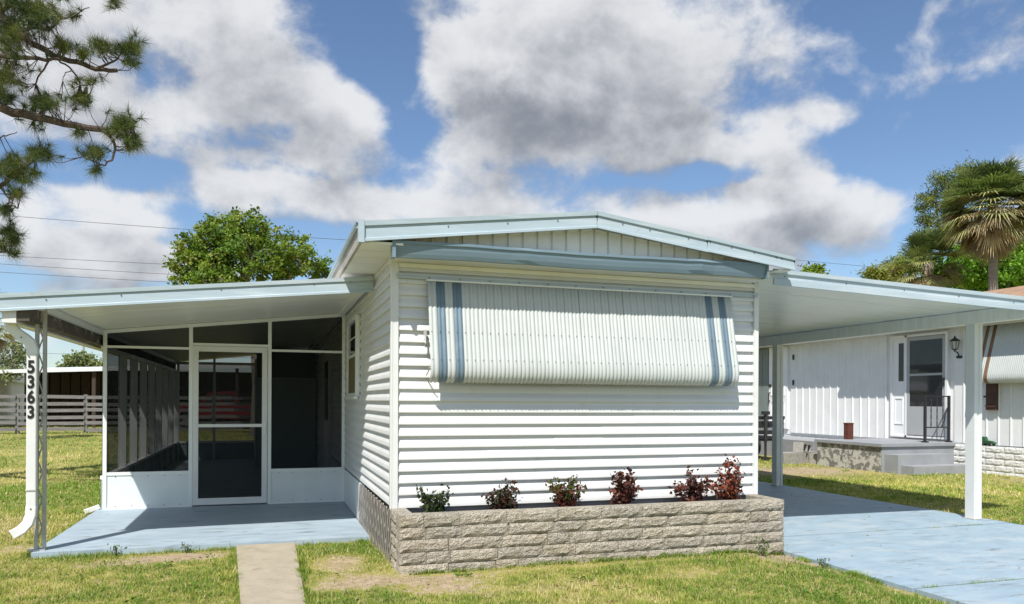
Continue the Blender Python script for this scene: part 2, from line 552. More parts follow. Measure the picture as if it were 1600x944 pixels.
def dirtmap(x, y):
    d = np.zeros_like(x)

    def el(cx, cy, rx, ry, w):
        return w * np.exp(-(((x - cx) / rx) ** 2 + ((y - cy) / ry) ** 2))
    d += el(-0.42, 0.25, 0.22, 0.42, .8) + el(-0.40, -0.50, 0.40, 0.30, 0.7) + el(.25, -1.0, .35, .2, .45) + el(2.3, -1.1, .5, .2, .35) + el(-2.2, .2, .5, .25, .35) + el(-2.9, -.6, .5, .3, .3) + el(-4.2, 4.2, .6, .7, .35) + el(-5.0, 8, .8, .9, .35) + el(0.25, -0.72, 0.5, 0.20, 0.6)
    d += el(1.9, -0.60, 2.2, 0.09, 0.42) + el(3.42, -0.75, 0.35, 0.35, 0.65) + el(-1.75, 1.05, 0.55, 0.22, 0.9) + el(-2.4, 0.9, 0.5, .2, .45)
    d += el(9.6, 6.3, 1.4, 1.2, 0.75) + el(-3.35, 1.9, 0.25, 0.3, 0.6) + el(0.9, -1.2, 1.2, .25, .35) + el(12.2, 3.6, 1.2, .8, .5) + el(8.3, 7.8, .6, 1.5, .7)
    d += 0.5 * np.exp(-((x - 3.62) / 0.08) ** 2) * (y < -0.4)
    return np.clip(d, 0, 1.3)


def axis(lo, hi, st, far):
    near = np.arange(lo, hi, st)
    g = st * 1.35 ** np.arange(1, 60)
    out = np.cumsum(g)
    out = out[out < far]
    return np.r_[(lo - out)[::-1], near, near[-1] + out, near[-1] + far + 50]


gx, gy = axis(-6, 14, 0.13, 900), axis(-5, 13, 0.13, 900)
GX, GY = np.meshgrid(gx, gy)
V = np.stack([GX, GY, terr(GX, GY)], -1).reshape(-1, 3)
nx, ny = len(gx), len(gy)
ii = np.arange(nx * ny).reshape(ny, nx)
Fq = np.stack([ii[:-1, :-1], ii[:-1, 1:], ii[1:, 1:], ii[1:, :-1]], -1).reshape(-1, 4)
me = npmesh('ground', V, Fq, 'lawn_ground', smooth=True)
a = me.attributes.new('dirt', 'FLOAT', 'POINT')
a.data.foreach_set('value', dirtmap(V[:, 0], V[:, 1]).astype(np.float32))
struct(place('ground', me))

# porch floor, walkway and driveway
b = MB()
b.loft([[(-3.06, 1.36, -.2), (-3.06, 12.6, -.2), (-3.06, 12.6, .04), (-3.06, 1.36, .04)], [(-0.02, 1.33, -.2), (-0.02, 12.6, -.2), (-0.02, 12.6, .04), (-0.02, 1.33, .04)]])
struct(b.build('porch_floor', 'slab_blue'))
b = MB()
b.loft([[(-1.31, 1.33, -.1), (-0.76, 1.31, -.1), (-0.76, 1.31, .022), (-1.31, 1.33, .022)], [(-1.20, -0.95, -.1), (-0.77, -1.05, -.1), (-0.77, -1.05, .018), (-1.20, -0.95, .018)],
        [(-1.17, -6.2, -.1), (-0.74, -6.2, -.1), (-0.74, -6.2, .018), (-1.17, -6.2, .018)]])
struct(b.build('walkway', 'concrete'))
b = MB()
b.box(3.69, 7.33, -8.95, 11.95, -0.2, 0.002)
drv = struct(b.build('driveway', 'joint_dirt'))
ys = [-9, -6.4, -4.15, -1.97, 0.19, 2.4, 4.6, 6.8, 9.0, 12]
for i in range(len(ys) - 1):
    b = MB()
    g0, g1 = (0.018 if abs(q + 1.97) < .1 else 0.008 for q in (ys[i], ys[i + 1]))
    b.box(3.66, 7.36, ys[i] + g0, ys[i + 1] - g1, -0.15, 0.024 + rnd.uniform(-.003, .003))
    b.build('slab', 'drive_blue', drv)

# ------------------------------------------------------------------ mobile home
HW = 3.66
home = thing('mobile_home', 'white single-wide mobile home with lap siding and pale blue roof trim', 'mobile home', (HW / 2, 7, 0))
b = MB()
b.box(0.015, HW - 0.015, 0.015, 15, 0.515, 2.66)
wall = b.build('wall', 'siding_plain', home)
b = MB()
b.box(0.05, HW - 0.05, 0.05, 15, -0.05, 0.515)
b.build('skirting', 'skirt_shade', home)
b = MB()
b.box(0.02, HW - .02, 0.02, 0.045, .1, 0.514)
b.build('front_skirt', 'concrete_grey', home)
PITCH = 0.1016
ZB = 0.520


def lap_mesh(L, axis_, name):
    """one lap siding board: butt edge proud at the bottom, top tucked under the next"""
    prof = [(0.0, 0.0), (0.025, 0.0), (0.0255, 0.008), (0.021, 0.034), (0.008, 0.062), (0.0035, 0.074), (0.003, PITCH + 0.012), (0.0, PITCH + 0.012)]
    bb = MB()
    if axis_ == 'x':
        bb.loft([[(x, -o, z) for o, z in prof] for x in (0, L)])
    else:
        bb.loft([[(-o, y, z) for o, z in prof] for y in (L, 0)])
    return bb.data(name, 'siding')


FL = HW - 0.07
for i in range(21):
    cut = (1.45, 2.3, 0.9, 1.9, 2.75)[(i * 3) % 5] + rnd.uniform(-.15, .15)
    zj, yj = ZB + i * PITCH, 0.012 + rnd.uniform(-.0015, .0015)
    for x0, L, dy in ((0.0, cut, 0.0), (cut - .025, FL - cut + .025, -.0022)):
        me = lap_mesh(L, 'x', 'siding_board')
        place('siding_board', me, wall, (0.035 + x0, yj + dy, zj + rnd.uniform(-.0012, .0012)), (rnd.uniform(-.014, .014), rnd.uniform(-.0008, .0008), rnd.uniform(-.0006, .0006)))
sidem = lap_mesh(12.4, 'y', 'side_siding_board')
for i in range(22):
    place('siding_board', sidem, wall, (0.012 + rnd.uniform(-.001, .001), 0.035, ZB + i * PITCH), (rnd.uniform(-.0002, .0002), rnd.uniform(-.006, .006), rnd.uniform(-.0002, .0002)))
for x0, x1 in ((-0.026, 0.037), (HW - 0.037, HW + 0.012)):
    b = MB()
    b.box(x0, x1, -0.026, 0.037, ZB - 0.012, 2.70)
    b.box(x0 - .004, x0 + .012, -0.030, 0.0, ZB - 0.012, 2.70)
    b.build('corner_trim', 'trim_white', home)
b = MB()
b.box(0.04, HW - .04, -0.018, 0.0, ZB - 0.009, ZB - 0.001)
b.build('starter_strip', 'trim_white', home)

# gable end with upright embossed panels
EY = -0.37
PK = 1.73
zl_b, zl_t, zp_b, zp_t, zr_b, zr_t = 2.705, 2.868, 2.968, 3.115, 2.715, 2.840
XL, XR = -0.335, 3.82


def roof_under(x):
    return zl_b + (zp_b - zl_b) * (x - XL) / (PK - XL) if x < PK else zp_b + (zr_b - zp_b) * (x - PK) / (XR - PK)


gab = MB()
GX0, GX1, GY = -0.02, 3.56, -0.255
gab.loft([[(GX0, GY, 2.625), (GX1, GY, 2.625), (GX1, GY, roof_under(GX1) + .05), (PK, GY, zp_b + .05), (GX0, GY, roof_under(GX0) + .05)],
          [(GX0, .2, 2.625), (GX1, .2, 2.625), (GX1, .2, roof_under(GX1) + .05), (PK, .2, zp_b + .05), (GX0, .2, roof_under(GX0) + .05)]])
gable = gab.build('gable_wall', 'gable_panel', home)
pw = 0.1355
x = GX0 + .01
while x < GX1 - 0.05:
    x1 = min(x + pw, GX1 - 0.01)
    b = MB()
    g = 0.006
    q = 0.018
    o = rnd.uniform(0, .004)
    za, zb_, = roof_under(x + g) + .02, roof_under(x1 - g) + .02
    f0 = [(x + g, GY - .0, 2.66), (x1 - g, GY - .0, 2.66), (x1 - g, GY - .0, zb_), (x + g, GY - .0, za)]
    f1 = [(x + g + .004, GY - .015 - o, 2.66), (x1 - g - .004, GY - .015 - o, 2.66), (x1 - g - .004, GY - .015 - o, zb_), (x + g + .004, GY - .015 - o, za)]
    f2 = [(x + g + q, GY - .008 - o, 2.68), (x1 - g - q, GY - .008 - o, 2.68), (x1 - g - q, GY - .008 - o, zb_ - .02), (x + g + q, GY - .008 - o, za - .02)]
    b.loft([f0, f1, f2])
    b.build('gable_panel', 'gable_panel', gable)
    x = x1

FPROF = [(0, 0), (0, .020), (.13, .020), (.17, .008), (.62, .008), (.66, -.004), (.72, -.004), (.76, .020), (1, .023), (1, 0)]


def fascia(name, m, parent, p0, p1, h0, h1, out, prof=FPROF):
    """edge trim run between bottom points p0, p1; out = outward direction"""
    out = Vector(out)
    rings = []
    for p, h in ((p0, h0), (p1, h1)):
        rings.append([Vector(p) + Vector((0, 0, v * h)) + out * o for v, o in prof])
    bb = MB()
    bb.loft(rings)
    return bb.build(name, m, parent)


def screws(parent, pts, out, r=0.006):
    bb = MB()
    for p in pts:
        bb.cyl(Vector(p) + Vector(out) * 0.003, out, r, 0.008, 6)
    o = bb.build('screw_heads', 'screw', parent)
    o['kind'] = 'stuff'
    return o


f1 = fascia('fascia', 'fascia_blue', home, (XL, EY, zl_b), (PK, EY, zp_b), zl_t - zl_b, zp_t - zp_b, (0, -1, 0))
xm = 2.85
zm = zp_b + (zr_b - zp_b) * (xm - PK) / (XR - PK)
f2 = fascia('fascia', 'fascia_blue', home, (PK + .003, EY, zp_b), (xm + .03, EY, zm - .008), zp_t - zp_b, .145, (0, -1, 0))
f3 = fascia('fascia', 'fascia_blue', home, (xm, EY - .003, zm), (XR, EY - .003, zr_b), .145, zr_t - zr_b, (0, -1, 0))
b = MB()
b.box(XL - .012, XL + .035, EY - .028, EY + .03, zl_b - .006, zl_t + .012)
b.build('fascia_end_cap', 'fascia_blue', home)
pts = [(XL + u * (PK - XL), EY - .008, zl_b + u * (zp_b - zl_b) + .085) for u in (.35, .6, .82)] + [(PK + u * (XR - PK), EY - .008, zp_b + u * (zr_b - zp_b) + .085) for u in (.12, .25, .44, .66, .78, .9, .93)]
screws(f1, pts, (0, -1, 0))
for nm, xa, za, xb, zb_ in (('roof_sheet', XL, zl_t, PK, zp_t), ('roof_sheet', XR, zr_t, PK, zp_t)):
    b = MB()
    b.loft([[(xa, y, za - .02), (xb, y, zb_ - .02), (xb, y, zb_ + .004), (xa, y, za + .004)] for y in (EY + .004, 15.2)])
    b.build(nm, 'alu_white', home)
# soffit boards and old grey eave board on the left
for i in range(40):
    b = MB()
    b.box(XL + .02, 0.02, EY + .02 + i * .31, EY + .02 + i * .31 + .302, zl_b - .002, zl_b + .016)
    b.build('soffit_panel', 'siding_plain', home)
b = MB()
b.loft([[(XL - .002, y, zl_b - .004), (XL + .022, y, zl_b - .004), (XL + .022, y, zl_b + .118), (XL - .002, y, zl_b + .118)] for y in (EY + .04, 15)])
b.build('eave_board', 'old_wood', home)
fascia('eave_trim', 'fascia_blue', home, (XL - .004, EY + .04, zl_b + .118), (XL - .004, 15, zl_b + .118), .05, .05, (-1, 0, 0))
b = MB()
b.box(HW, XR - .02, EY + .02, 15, zr_b, zr_b + .016)
b.build('soffit_panel', 'siding_plain', home)
# frieze board in front under the gable, then the blue box gutter
b = MB()
b.box(.04, HW - .04, -.030, -.004, 2.585, 2.622)
b.build('frieze', 'siding_plain', home)
gp = [(-.274, 2.742), (-.352, 2.742), (-.352, 2.720), (-.340, 2.712), (-.336, 2.680), (-.326, 2.642), (-.314, 2.612), (-.274, 2.612)]
rings = []
for u in np.linspace(0, 1, 26):
    x = -0.045 + u * 3.575
    dz = 0.004 * math.sin(u * 9) + rnd.uniform(-.002, .002)
    dent = -0.016 * math.exp(-((u - .80) / .012) ** 2) - .009 * math.exp(-((u - .33) / .015) ** 2)
    rings.append([(x, y + (dent if 1 < k < 6 else 0), z + dz + .024 * u) for k, (y, z) in enumerate(gp)])
b = MB()
b.loft(rings)
gut = b.build('gutter', 'gutter_blue', home)
b = MB()
b.box(-.070, -.042, -.358, -.262, 2.602, 2.752)
b.build('gutter_end', 'gutter_blue', gut)
b = MB()
b.box(3.528, 3.545, -.357, -.262, 2.632, 2.782)
b.build('gutter_end', 'gutter_blue', gut)
b = MB()
b.box(0.02, HW - .01, -.040, -.012, 2.488, 2.524)
b.box(0.02, HW - .01, -.050, -.040, 2.512, 2.528)
rail = b.build('awning_rail', 'rail_blue', home)
screws(rail, [(x, -.041, 2.500) for x in np.linspace(.3, 3.6, 13)], (0, -1, 0))
# side window
win = MB()
wy0, wy1, wz0, wz1 = 2.46, 3.52, 1.48, 2.44
fw = .045
for a_ in ((wy0, wy0 + fw, wz0, wz1), (wy1 - fw, wy1, wz0, wz1), (wy0 + fw, wy1 - fw, wz0, wz0 + fw), (wy0 + fw, wy1 - fw, wz1 - fw, wz1)):
    win.box(-.05, 0.0, a_[0], a_[1], a_[2], a_[3])
w = win.build('window', 'alu_white', home)
b = MB()
b.box(-.035, -.018, wy0 + fw, wy1 - fw, 1.965, 2.0)
b.box(-.032, -.020, wy0 + fw, wy1 - fw, 2.19, 2.205)
b.build('window_bar', 'alu_white', w)
b = MB()
b.box(-.026, -.022, wy0 + fw, wy1 - fw, 2.0, wz1 - fw)
b.build('pane', 'glass_dark', w)
b = MB()
b.box(-.026, -.022, wy0 + fw, wy1 - fw, wz0 + fw, 1.965)
b.build('window_shade', 'window_shade', w)
b = MB()
b.box(-.075, -.02, wy0 - .03, wy1 + .03, wz0 - .03, wz0 - .001)
b.build('sill', 'alu_white', w)
# skirt panel and lattice under the side wall
b = MB()
b.box(-.012, .045, 2.32, 12.4, .04, .49)
b.box(-.02, -.012, 2.32, 2.36, .04, .49)
b.build('skirt_panel', 'kick_panel', home)
b = MB()
for sgn, off in ((1, -.024), (-1, -.012)):
    y = -.12
    while y < 2.28:
        pa, pb = ((y, .49), (y + .20, -.02)) if sgn > 0 else ((y + .20, .49), (y, -.02))
        wv = .030 if sgn > 0 else .018
        b.loft([[(off, q[0], q[1]), (off, q[0] + wv, q[1]), (off + .008, q[0] + wv, q[1]), (off + .008, q[0], q[1])] for q in (pa, pb)])
        y += .105 if sgn > 0 else .21
o = b.build('lattice', 'lattice', home)
o['kind'] = 'stuff'
# interior seen through the screens: side door frame and a utility conduit
b = MB()
b.box(-.06, 0, 6.3, 7.25, .20, 2.25)
sd = b.build('side_door', 'siding_plain', home)
b = MB()
b.box(-.066, -.061, 6.4, 7.15, 1.1, 2.1)
b.build('pane', 'glass_dark', sd)

# ------------------------------------------------------------------ roll-up aluminium awning over the front window
AX0, AX1 = 0.285, 3.335
NS = 41
sw = (AX1 - AX0) / NS
aw = thing('window_awning', 'white corrugated metal awning with blue stripes over the front window', 'awning', ((AX0 + AX1) / 2, -.1, 1.6))
prof = [(-.036, 2.480), (-.066, 2.34), (-.098, 2.19), (-.130, 2.03), (-.160, 1.88), (-.178, 1.80), (-.188, 1.745), (-.190, 1.70), (-.184, 1.66), (-.168, 1.627), (-.142, 1.606), (-.108, 1.598)]
cs = [(-.5, 0.0), (-.43, .0015), (-.36, .0065), (-.25, .0085), (-.14, .0065), (-.07, .0015), (0, 0.0), (.07, .0015), (.14, .0065), (.25, .0085), (.36, .0065), (.43, .0015), (.5, 0.0)]


def awning_slat(prof, sw, m):
    bb = MB()
    rings_o, n = [], len(prof)
    for i, (y, z) in enumerate(prof):
        y0, z0 = prof[max(i - 1, 0)]
        y1, z1 = prof[min(i + 1, n - 1)]
        ty, tz = y1 - y0, z1 - z0
        l = math.hypot(ty, tz)
        ny, nz = tz / l, -ty / l          # outward
        up = [(u * sw, y + ny * h, z + nz * h) for u, h in cs]
        dn = [(u * sw, y + ny * (h - .002), z + nz * (h - .002)) for u, h in reversed(cs)]
        rings_o.append(up + dn)
    bb.loft(rings_o)
    me = bb.data('slat', m, True)
    return me


white_slat = awning_slat(prof, sw, 'awning_white')
blue_slat = awning_slat(prof, sw, 'stripe_blue')
for i in range(NS):
    j = min(i, NS - 1 - i)
    place('slat', blue_slat if j in (1, 3) else white_slat, aw, (AX0 + sw * (i + .5), 0.0, 0.0), (rnd.uniform(-.0012, .0012), 0, 0))
pts = []
for i in range(NS):
    for y, z in ((-.131, 2.03), (-.180, 1.79), (-.168, 1.632)):
        pts.append((AX0 + sw * (i + .25), y - .008, z))
o = screws(aw, pts, (0, -1, -.2), .0042)
b = MB()
b.box(AX0 - .012, AX1 + .012, -.054, -.034, 2.474, 2.488)
b.build('hinge_strip', 'alu_white', aw)
b = MB()
b.box(AX0 - .03, AX0 - .006, -.05, -.02, 1.99, 2.05)
b.tube([(AX0 - .02, -.05, 2.0), (AX0 - .02, -.07, 1.93), (AX0 - .015, -.05, 1.9)], .008, 6)
b.build('latch', 'galv', aw)
for i, x in enumerate((AX0 - .004, AX1 + .004)):
    b = MB()
    b.tube([(x, -.03, 1.66), (x, -.1, 1.68), (x, -.16, 1.72)], .006, 6)
    b.build('support_arm', 'galv', aw)

# ------------------------------------------------------------------ planter of split-face blocks
PX0, PX1, PY, PZ0, PZ1, PD = -0.02, 3.655, -0.46, 0.0, 0.515, 0.13
plt_ = thing('planter_box', 'long low planter of tan split-face blocks along the front wall', 'planter', (HW / 2, PY, .05))
CH = 0.101


def block_mesh(L, H, D, seed, m='split_stone', nx=9, nz=4, amp=.010):
    """front face (towards -y) broken rough, other faces plain; x from 0 to L, y from 0 back to D"""
    r = random.Random(seed)
    vs, fs = [], []
    for j in range(nz + 1):
        for i in range(nx + 1):
            edge = i in (0, nx) or j in (0, nz)
            d = 0.004 if edge else -amp * r.random() ** 1.5 - .004
            jx = 0 if i in (0, nx) else r.uniform(-.3, .3) * L / nx
            jz = 0 if j in (0, nz) else r.uniform(-.25, .25) * H / nz
            vs.append((L * i / nx + jx, d, H * j / nz + jz))
    for j in range(nz):
        for i in range(nx):
            a = j * (nx + 1) + i
            fs.append((a, a + 1, a + nx + 2, a + nx + 1))
    o = len(vs)
    vs += [(0, D, 0), (L, D, 0), (L, D, H), (0, D, H)]
    c00, c10, c11, c01 = 0, nx, nz * (nx + 1) + nx, nz * (nx + 1)
    top = [nz * (nx + 1) + i for i in range(nx + 1)]
    bot = list(range(nx + 1))
    lef = [j * (nx + 1) for j in range(nz + 1)]
    rig = [j * (nx + 1) + nx for j in range(nz + 1)]
    fs += [tuple(top + [o + 2, o + 3]), tuple(bot[::-1] + [o, o + 1]), tuple([o] + lef + [o + 3])[::1], tuple([o + 1, o + 2] + rig[::-1]), (o, o + 3, o + 2, o + 1)]
    bb = MB()
    bb.add(vs, fs)
    return bb.data('block', m)


BL = {}


def block(L, H, D, m='split_stone'):
    key = (round(L, 3), H, D, m)
    if key not in BL:
        BL[key] = [block_mesh(L - .006, H - .005, D, hash((key[0], k)) % 9999, m, max(4, int(L / .045))) for k in range(3)]
    return rnd.choice(BL[key])


for c in range(5):
    z = PZ1 - CH * (c + 1) - .001 * 0
    # front run
    x = PX0
    first = True
    while x < PX1 - .02:
        L = rnd.choice((.20, .30, .405, .405, .405, .46))
        if first and c % 2:
            L = .22
        first = False
        if PX1 - x - L < .15:
            L = PX1 - x
        place('block', block(round(L, 3), CH, PD), plt_, (x + .003, PY + rnd.uniform(-.004, .006), z + .0025), (0, 0, rnd.uniform(-.008, .008)))
        x += L
    # returns at both ends
    ylist = [(PY + PD + .004, .30)]
    for (ya, L) in ylist:
        place('block', block(L, CH, PD), plt_, (PX0 + rnd.uniform(-.004, .004), ya + L, z + .0025), (0, 0, -math.pi / 2))
        place('block', block(L, CH, PD), plt_, (PX1 + rnd.uniform(-.004, .004), ya, z + .0025), (0, 0, math.pi / 2))
b = MB()
b.box(PX0 + .012, PX1 - .012, PY + .016, PY + PD - .01, .0, PZ1 - .008)
b.build('mortar', 'mortar', plt_)
b = MB()
b.box(PX0 + PD + .002, PX1 - PD - .002, PY + PD + .002, 0.03, .02, .425)
b.build('soil', 'soil', plt_)

# ------------------------------------------------------------------ shrubs in the planter


def leaf_batch(P, N, S, rng, asp=0.55, fold=0.25):
    """diamond leaves at P facing N of size S -> (V, F)"""
    n = len(P)
    N = N / (np.linalg.norm(N, axis=1, keepdims=True) + 1e-9)
    r = rng.normal(size=(n, 3))
    T = np.cross(N, r)
    T /= (np.linalg.norm(T, axis=1, keepdims=True) + 1e-9)
    B = np.cross(N, T)
    S = S[:, None]
    v0 = P
    v1 = P + T * S * .5 + B * S * asp * .5 + N * S * fold * .4
    v2 = P + T * S
    v3 = P + T * S * .5 - B * S * asp * .5 + N * S * fold * .4
    V = np.stack([v0, v1, v2, v3], 1).reshape(-1, 3)
    i = np.arange(n)[:, None] * 4
    return V, np.concatenate([i + np.array([0, 1, 2])[None], i + np.array([0, 2, 3])[None]], 0)


SHR = [(680, 0.27, .40, 'green', 'small dark green shrub, leftmost in the block planter'),
       (788, 0.33, .42, 'mixed', 'low bushy brown-green shrub, second from the left in the planter'),
       (883, 0.36, .34, 'greenred', 'rounded green shrub with red lower leaves, third from left in the planter'),
       (975, 0.38, .36, 'maroon', 'dark maroon shrub, fourth from the left in the block planter'),
       (1083, 0.41, .38, 'maroon', 'tall maroon shrub beside the rust-red one at the planter right end'),
       (1140, 0.47, .44, 'red', 'tallest rust-red shrub at the right end of the block planter')]
PAL = {'green': [(.030, .050, .014), (.05, .075, .02), (.02, .033, .014)], 'mixed': [(.05, .03, .018), (.075, .028, .018), (.03, .04, .014)],
       'greenred': [(.045, .06, .015), (.08, .09, .02), (.12, .03, .02)], 'maroon': [(.06, .018, .014), (.10, .03, .02), (.045, .016, .014), (.16, .06, .04)],
       'red': [(.15, .035, .018), (.22, .06, .03), (.10, .025, .016), (.26, .10, .05)]}
for k, (px, h, wd, pal, lab) in enumerate(SHR):
    rg = np.random.default_rng(100 + k)
    r_ = ray(px, 780)
    tt = (-0.19 - CAM.y) / r_.y
    cx = CAM.x + tt * r_.x
    root = thing('shrub', lab, 'shrub', (cx, -.19, .42), 'shrubs planted in the block planter')
    sb = MB()
    P, N, S = [], [], []
    nst = 10 if pal != 'green' else 8
    for q in range(nst):
        an = q * 2.4 + rg.random()
        rad = wd * .5 * rg.uniform(.15, 1.0)
        hh = h * rg.uniform(.55, 1.0) * (1.0 if rad < wd * .35 else .8)
        tip = Vector((cx + rad * math.cos(an), -.19 + .7 * rad * math.sin(an), .42 + hh))
        mid = Vector((cx + rad * .45 * math.cos(an), -.19 + .3 * rad * math.sin(an), .42 + hh * .5))
        sb.tube([(cx + rg.uniform(-.02, .02), -.19, .41), mid, tip], [.005, .004, .002], 5)
        nl = 62
        for _ in range(nl):
            u = rg.uniform(.12, 1.03)
            p = (mid.lerp(tip, (u - .5) * 2) if u > .5 else Vector((cx, -.19, .42)).lerp(mid, u * 2))
            P.append(np.array(p) + rg.normal(0, .024, 3))
            N.append(rg.normal(0, 1, 3) + np.array([0, -.4, .5]))
            S.append(rg.uniform(.028, .054) * (1.15 if pal in ('red', 'maroon') else 1.0))
    P, N, S = np.array(P), np.array(N), np.array(S)
    V, Fq = leaf_batch(P, N, S, rg, .62)
    pc = np.array(PAL[pal])[rg.integers(0, len(PAL[pal]), len(P))] * rg.uniform(.7, 1.3, (len(P), 1))
    if pal == 'greenred':
        pc[P[:, 2] < .56] = np.array([.12, .035, .025]) * rg.uniform(.6, 1.3, ((P[:, 2] < .56).sum(), 1))
    sb.build('stem', 'stem', root)
    place('leaves', npmesh('leaves', V, Fq, 'leaf', np.repeat(pc, 4, 0)), root)

# ------------------------------------------------------------------ patio cover on the left
PF = 1.17


def psof(x):
    return 2.645 + .111 * x


pc_ = thing('patio_cover', 'pale blue trimmed metal patio roof on the left side of the home', 'patio cover', (-3.02, 1.5, 0.03))
XO = -3.42
pb = MB()
pb.loft([[(x, 0, psof(x)), (x, .296, psof(x)), (x, .296, psof(x) + .035), (x, .290, psof(x) + .035), (x, .284, psof(x) + .003), (x, .012, psof(x) + .003), (x, .006, psof(x) + .04), (x, 0, psof(x) + .04)] for x in (XO, -.012)])
pan = pb.data('roof_pan', 'roof_pan')
n_p = 39
for i in range(n_p):
    place('roof_pan', pan, pc_, (0, PF + .03 + i * .2975, rnd.uniform(-.0015, .0015)))
f = fascia('fascia', 'fascia_blue', pc_, (XO, PF, psof(XO) - .085), (-.02, PF, psof(-.02) - .115), .155, .155, (0, -1, 0))
screws(f, [(x, PF - .009, psof(x) - .005) for x in (-2.9, -2.3, -1.45, -.6, -.25)], (0, -1, 0))
b = MB()
b.loft([[(-.10, y, psof(-.1) - z) for z in (0, .04)] + [(-.035, y, psof(-.035) - z) for z in (.04, 0)] for y in (PF + .05, 12.4)])
b.build('wall_flashing', 'alu_white', pc_)
b = MB()
b.box(-3.135, -3.035, PF + .02, 12.6, 2.125, psof(-3.1) - .012)
bm_ = b.build('side_beam', 'rot_wood', pc_)
b = MB()
b.box(-3.235, -3.138, PF + .02, 12.7, 2.105, 2.145)
b.box(-3.245, -3.228, PF + .02, 12.7, 2.105, 2.235)
b.box(-3.245, -3.136, PF + .016, PF + .02, 2.105, 2.24)
b.build('side_gutter', 'trim_white', pc_)
b = MB()
b.box(-3.030, -2.985, PF + .02, 12.6, psof(-3) - .065, psof(-3) - .004)
b.build('header_strip', 'alu_white', pc_)
post = MB()
for dx in (-.055, .008):
    post.box(-3.012 + dx, -3.012 + dx + .030, 1.485, 1.515, .04, psof(-3.05) - .02)
    post.box(-3.012 + dx, -3.012 + dx + .006, 1.515, 1.54, .04, psof(-3.05) - .02)
po = post.build('post', 'galv', pc_)
b = MB()
for i in range(16):
    z0 = .12 + i * .125
    x0, x1 = -3.046, -3.006
    if i % 2:
        x0, x1 = x1, x0
    b.tube([(x0, 1.5, z0), ((x0 + x1) / 2, 1.5, z0 + .07), (x1, 1.5, z0 + .125)], .007, 5)
b.build('scroll_bars', 'galv', po)
b = MB()
b.box(-3.11, -2.97, 1.44, 1.56, .040, .052)
b.build('post_base', 'galv', po)

# ------------------------------------------------------------------ downspout with the house number
ds = thing('downspout', 'white metal downspout with black house number 5363', 'downspout', (-3.12, 1.38, 0))


def rect_sweep(path, w, d):
    bb = MB()
    rings = []
    for i, p in enumerate(path):
        p = Vector(p)
        tn = (Vector(path[min(i + 1, len(path) - 1)]) - Vector(path[max(i - 1, 0)])).normalized()
        nrm = Vector((0, 1, 0))
        sd_ = tn.cross(nrm).normalized()
        nn = sd_.cross(tn).normalized()
        rings.append([p + sd_ * a * w + nn * c * d for a, c in ((-.5, -.42), (-.42, -.5), (.42, -.5), (.5, -.42), (.5, .42), (.42, .5), (-.42, .5), (-.5, .42))])
    bb.loft(rings)
    return bb


dx0 = -3.060
rect_sweep([(dx0, 1.385, 1.86), (dx0, 1.385, 1.2), (dx0, 1.385, .42)], .080, .062).build('pipe', 'trim_white', ds)
rect_sweep([(-3.235, 1.385, 2.22), (-3.235, 1.385, 2.13), (-3.22, 1.385, 2.07), (-3.175, 1.385, 2.025), (-3.12, 1.385, 1.985), (-3.078, 1.385, 1.945), (dx0, 1.385, 1.885), (dx0, 1.385, 1.845)], .088, .068).build('elbow', 'alu_white', ds)
rect_sweep([(dx0, 1.385, .46), (dx0 - .004, 1.38, .38), (dx0 - .025, 1.37, .31), (dx0 - .07, 1.35, .255), (dx0 - .14, 1.33, .215)], .086, .066).build('elbow', 'trim_white', ds)
screws(ds, [(dx0 - .02, 1.352, 1.82), (-3.14, 1.350, 1.99), (dx0, 1.352, .44)], (0, -1, 0), .007)
b = MB()
b.box(dx0 - .043, dx0 + .043, 1.349, 1.421, .60, .615)
b.build('strap', 'galv', ds)
for ch, py in (('5', 574.5), ('3', 598), ('6', 621.5), ('3', 645)):
    cu = bpy.data.curves.new('digit', 'FONT')
    cu.body = ch
    cu.align_x = 'CENTER'
    cu.align_y = 'CENTER'
    cu.size = .158
    cu.extrude = .002
    cu.offset = .0048
    tmp = bpy.data.objects.new('digit_tmp', cu)
    COL.objects.link(tmp)
    bpy.context.view_layer.update()
    me = bpy.data.meshes.new_from_object(tmp)
    bpy.data.objects.remove(tmp)
    me.materials.clear()
    me.materials.append(MATS['digit_black'])
    zz = 1.439 - (py - 623) / F_PX * 6.86
    place('house_number_digit', me, ds, (dx0 - .002, 1.350, zz), (math.pi / 2, 0, 0), (.78, 1, 1))

# small downspout foot behind the enclosure corner
sp = rect_sweep([(-3.04, 4.22, .075), (-3.12, 4.2, .045), (-3.20, 4.18, .02)], .06, .055).build('drain_spout', 'trim_white')
tag(sp, 'short white drain spout on the lawn at the screen porch corner', 'drain spout')

# ------------------------------------------------------------------ screen enclosure
EYF = 4.15
se = thing('screen_porch', 'white framed screen porch with dark insect mesh beside the home', 'screen porch', (-1.5, EYF, .04))


def bar(x0, x1, z0, z1, y0=EYF, d=.045, name='frame_rail', m='alu_white', parent=None):
    bb = MB()
    bb.box(x0, x1, y0, y0 + d, z0, z1)
    return bb.build(name, m, parent or se)


